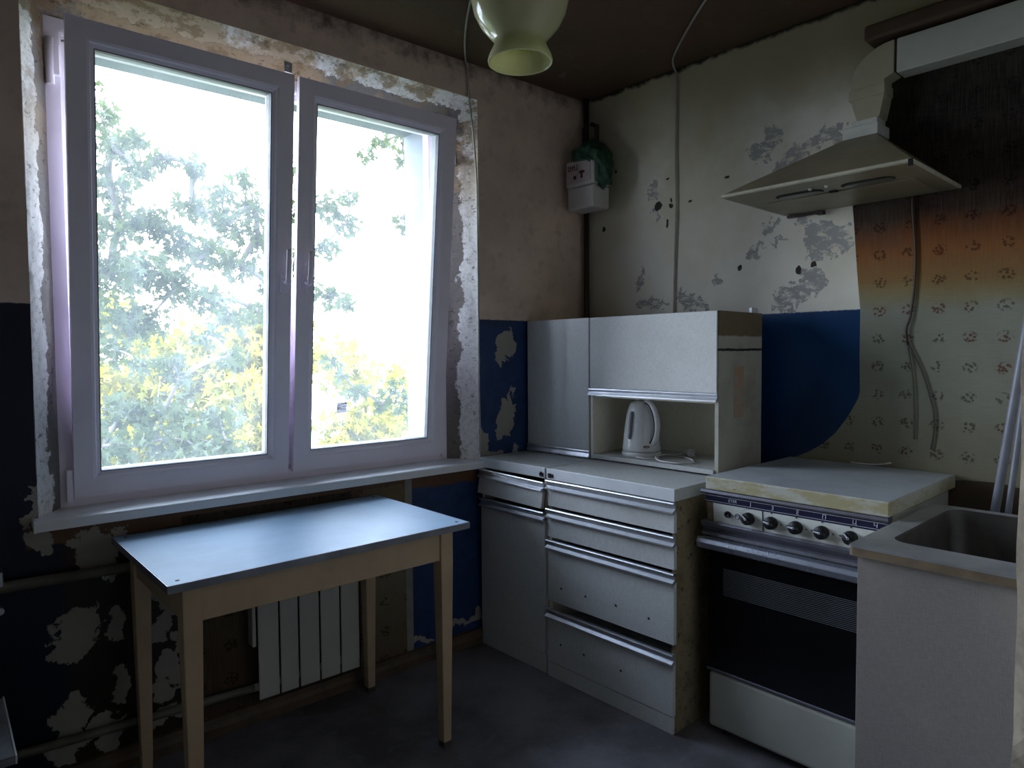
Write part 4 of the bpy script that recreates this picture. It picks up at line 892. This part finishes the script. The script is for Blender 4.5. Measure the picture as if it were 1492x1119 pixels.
hp = thing('heating_pipe', 'old painted heating pipe on the wall left of the table, upper of two', 'pipe', (-2.4, -.03, .64), True)
new_obj('pipe_run', MB().tube([(-3.1, -.030, .660), (-2.4, -.030, .655), (-1.80, -.032, .640), (-1.76, -.032, .60), (-1.748, -.033, .56), (-1.737, -.033, .56)], .0165, 12), MT['pipe'], hp)
new_obj('clip', MB().box(-2.452, -2.430, -.05, -.002, .662, .705, .003), MT['zinc'], hp)
new_obj('clip_bolt', MB().tube([(-2.44, -.04, .59), (-2.44, -.002, .59)], .010, 10), MT['zinc'], hp)
hq = single('heating_pipe', 'lower heating pipe running just above the floor left of the table', 'pipe', MB().tube([(-3.1, -.030, .165), (-2.4, -.030, .160), (-1.80, -.032, .138), (-1.737, -.033, .135)], .0135, 12), MT['pipe'], (-2.4, -.03, .15), True)
hx_ = MB().lathe([(.004, 0), (.009, 0), (.009, .003), (.004, .003)], 14, Matrix.Translation((-2.175, -.001, .622)) @ Matrix.Rotation(math.radians(90), 4, 'X'))
single('wall_washer', 'small round washer nailed to the dark wall under the pipe', 'washer', hx_, MT['zinc'], (-2.175, -.001, .622), True)
# stool at the left edge
stl = thing('wooden_stool', 'grey-topped stool whose corner shows at the lower left edge', 'stool', (-2.63, -.47, 0), True)
new_obj('seat', MB().box(-2.80, -2.455, -.632, -.30, .430, .450, .003), MT['stool'], stl)
new_obj('seat_edge', MB().box(-2.457, -2.453, -.634, -.298, .432, .4515, .001), MT['lamedge'], stl)
new_obj('apron', MB().box(-2.775, -2.48, -.610, -.595, .37, .430, .001), MT['stoolleg'], stl)
new_obj('apron', MB().box(-2.775, -2.48, -.335, -.320, .37, .430, .001), MT['stoolleg'], stl)
for x in (-2.78, -2.505):
    for y in (-.612, -.345): new_obj('leg', MB().box(x, x+.03, y, y+.03, 0, .43, .003), MT['stoolleg'], stl)

# ------------------------------------------------------------------ kettle
KX, KY, KZ = -.305, -.585, .8745
kt = thing('electric_kettle', 'white electric kettle standing in the open niche of the shelf cabinet', 'kettle', (KX, KY, KZ))
T = Matrix.Translation((KX, KY, KZ))
prof = [(0, .022), (.078, .022), (.080, .028), (.080, .036), (.0775, .05), (.074, .09), (.069, .13), (.063, .17), (.056, .20), (.047, .222), (.030, .233), (0, .235)]
new_obj('body', MB().lathe(prof, 48, T), MT['kettle'], kt)
new_obj('power_base', MB().lathe([(0, 0), (.080, 0), (.082, .004), (.082, .016), (.078, .020), (0, .020)], 40, T), MT['kettle'], kt)
hv = Vector((-.29, -.957, 0)).normalized(); up = Vector((0, 0, 1)); K0 = Vector((KX, KY, KZ))
def kp(r, z): return K0+hv*r+up*z
pth = curve_pts([kp(.030, .228), kp(.062, .218), kp(.088, .190), kp(.101, .150), kp(.100, .110), kp(.088, .078), kp(.074, .060)], 5)
new_obj('handle', MB().tube(pth, [.013]*len(pth), 12, flat=1.25), MT['kettle'], kt)
new_obj('handle_trim', MB().tube([p+hv.cross(up)*.0135 for p in pth], .0028, 6), MT['black'], kt)
new_obj('handle_trim', MB().tube([p-hv.cross(up)*.0135 for p in pth], .0024, 6), MT['gauge'], kt)
gv = Vector((-.99, .05, 0)).normalized(); gm_ = MB()
pg = curve_pts([K0+gv*.0775+up*.075, K0+gv*.0735+up*.11, K0+gv*.068+up*.15, K0+gv*.060+up*.19], 4)
new_obj('water_gauge', gm_.tube(pg, [.006]+[.0085]*(len(pg)-2)+[.006], 10), MT['gauge'], kt)
bv = Vector((-.62, -.78, 0)).normalized(); ang = math.atan2(bv.y, bv.x)
new_obj('badge', MB().lathe([(0, 0), (.007, 0), (.006, .0015), (0, .0018)], 18, Matrix.Translation(K0+bv*.0792+up*.046) @ Matrix.Rotation(ang, 4, 'Z') @ Matrix.Rotation(math.radians(90), 4, 'Y') @ Matrix.Diagonal((.75, 1.9, 1, 1))), MT['red'], kt)
new_obj('badge_mark', MB().box(-.0022, .0022, -.007, .007, .0018, .0022, 0, 1, Matrix.Translation(K0+bv*.0792+up*.046) @ Matrix.Rotation(ang, 4, 'Z') @ Matrix.Rotation(math.radians(90), 4, 'Y')), MT['print'], kt)
new_obj('lid_button', MB().box(-.012, .012, -.008, .008, .232, .241, .003, 2, T), MT['black'], kt)
q = [(-.385, -.618, .880), (-.390, -.66, .879), (-.350, -.700, .879), (-.27, -.640, .879), (-.235, -.70, .879), (-.270, -.80, .879), (-.34, -.855, .879), (-.395, -.83, .879), (-.400, -.75, .879), (-.35, -.690, .884), (-.25, -.665, .880), (-.20, -.690, .880), (-.19, -.715, .888)]
new_obj('power_cord', MB().tube(curve_pts(q, 6), .0036, 8), MT['wirewhite'], kt)
pgm = MB().tube([(-.19, -.715, .888), (-.20, -.745, .893), (-.21, -.765, .893)], [.007, .015, .017], 12).tube([(-.2095, -.764, .901), (-.222, -.792, .901)], .0025, 8).tube([(-.2095, -.764, .885), (-.222, -.792, .885)], .0025, 8)
new_obj('plug', pgm, MT['wirewhite'], kt)
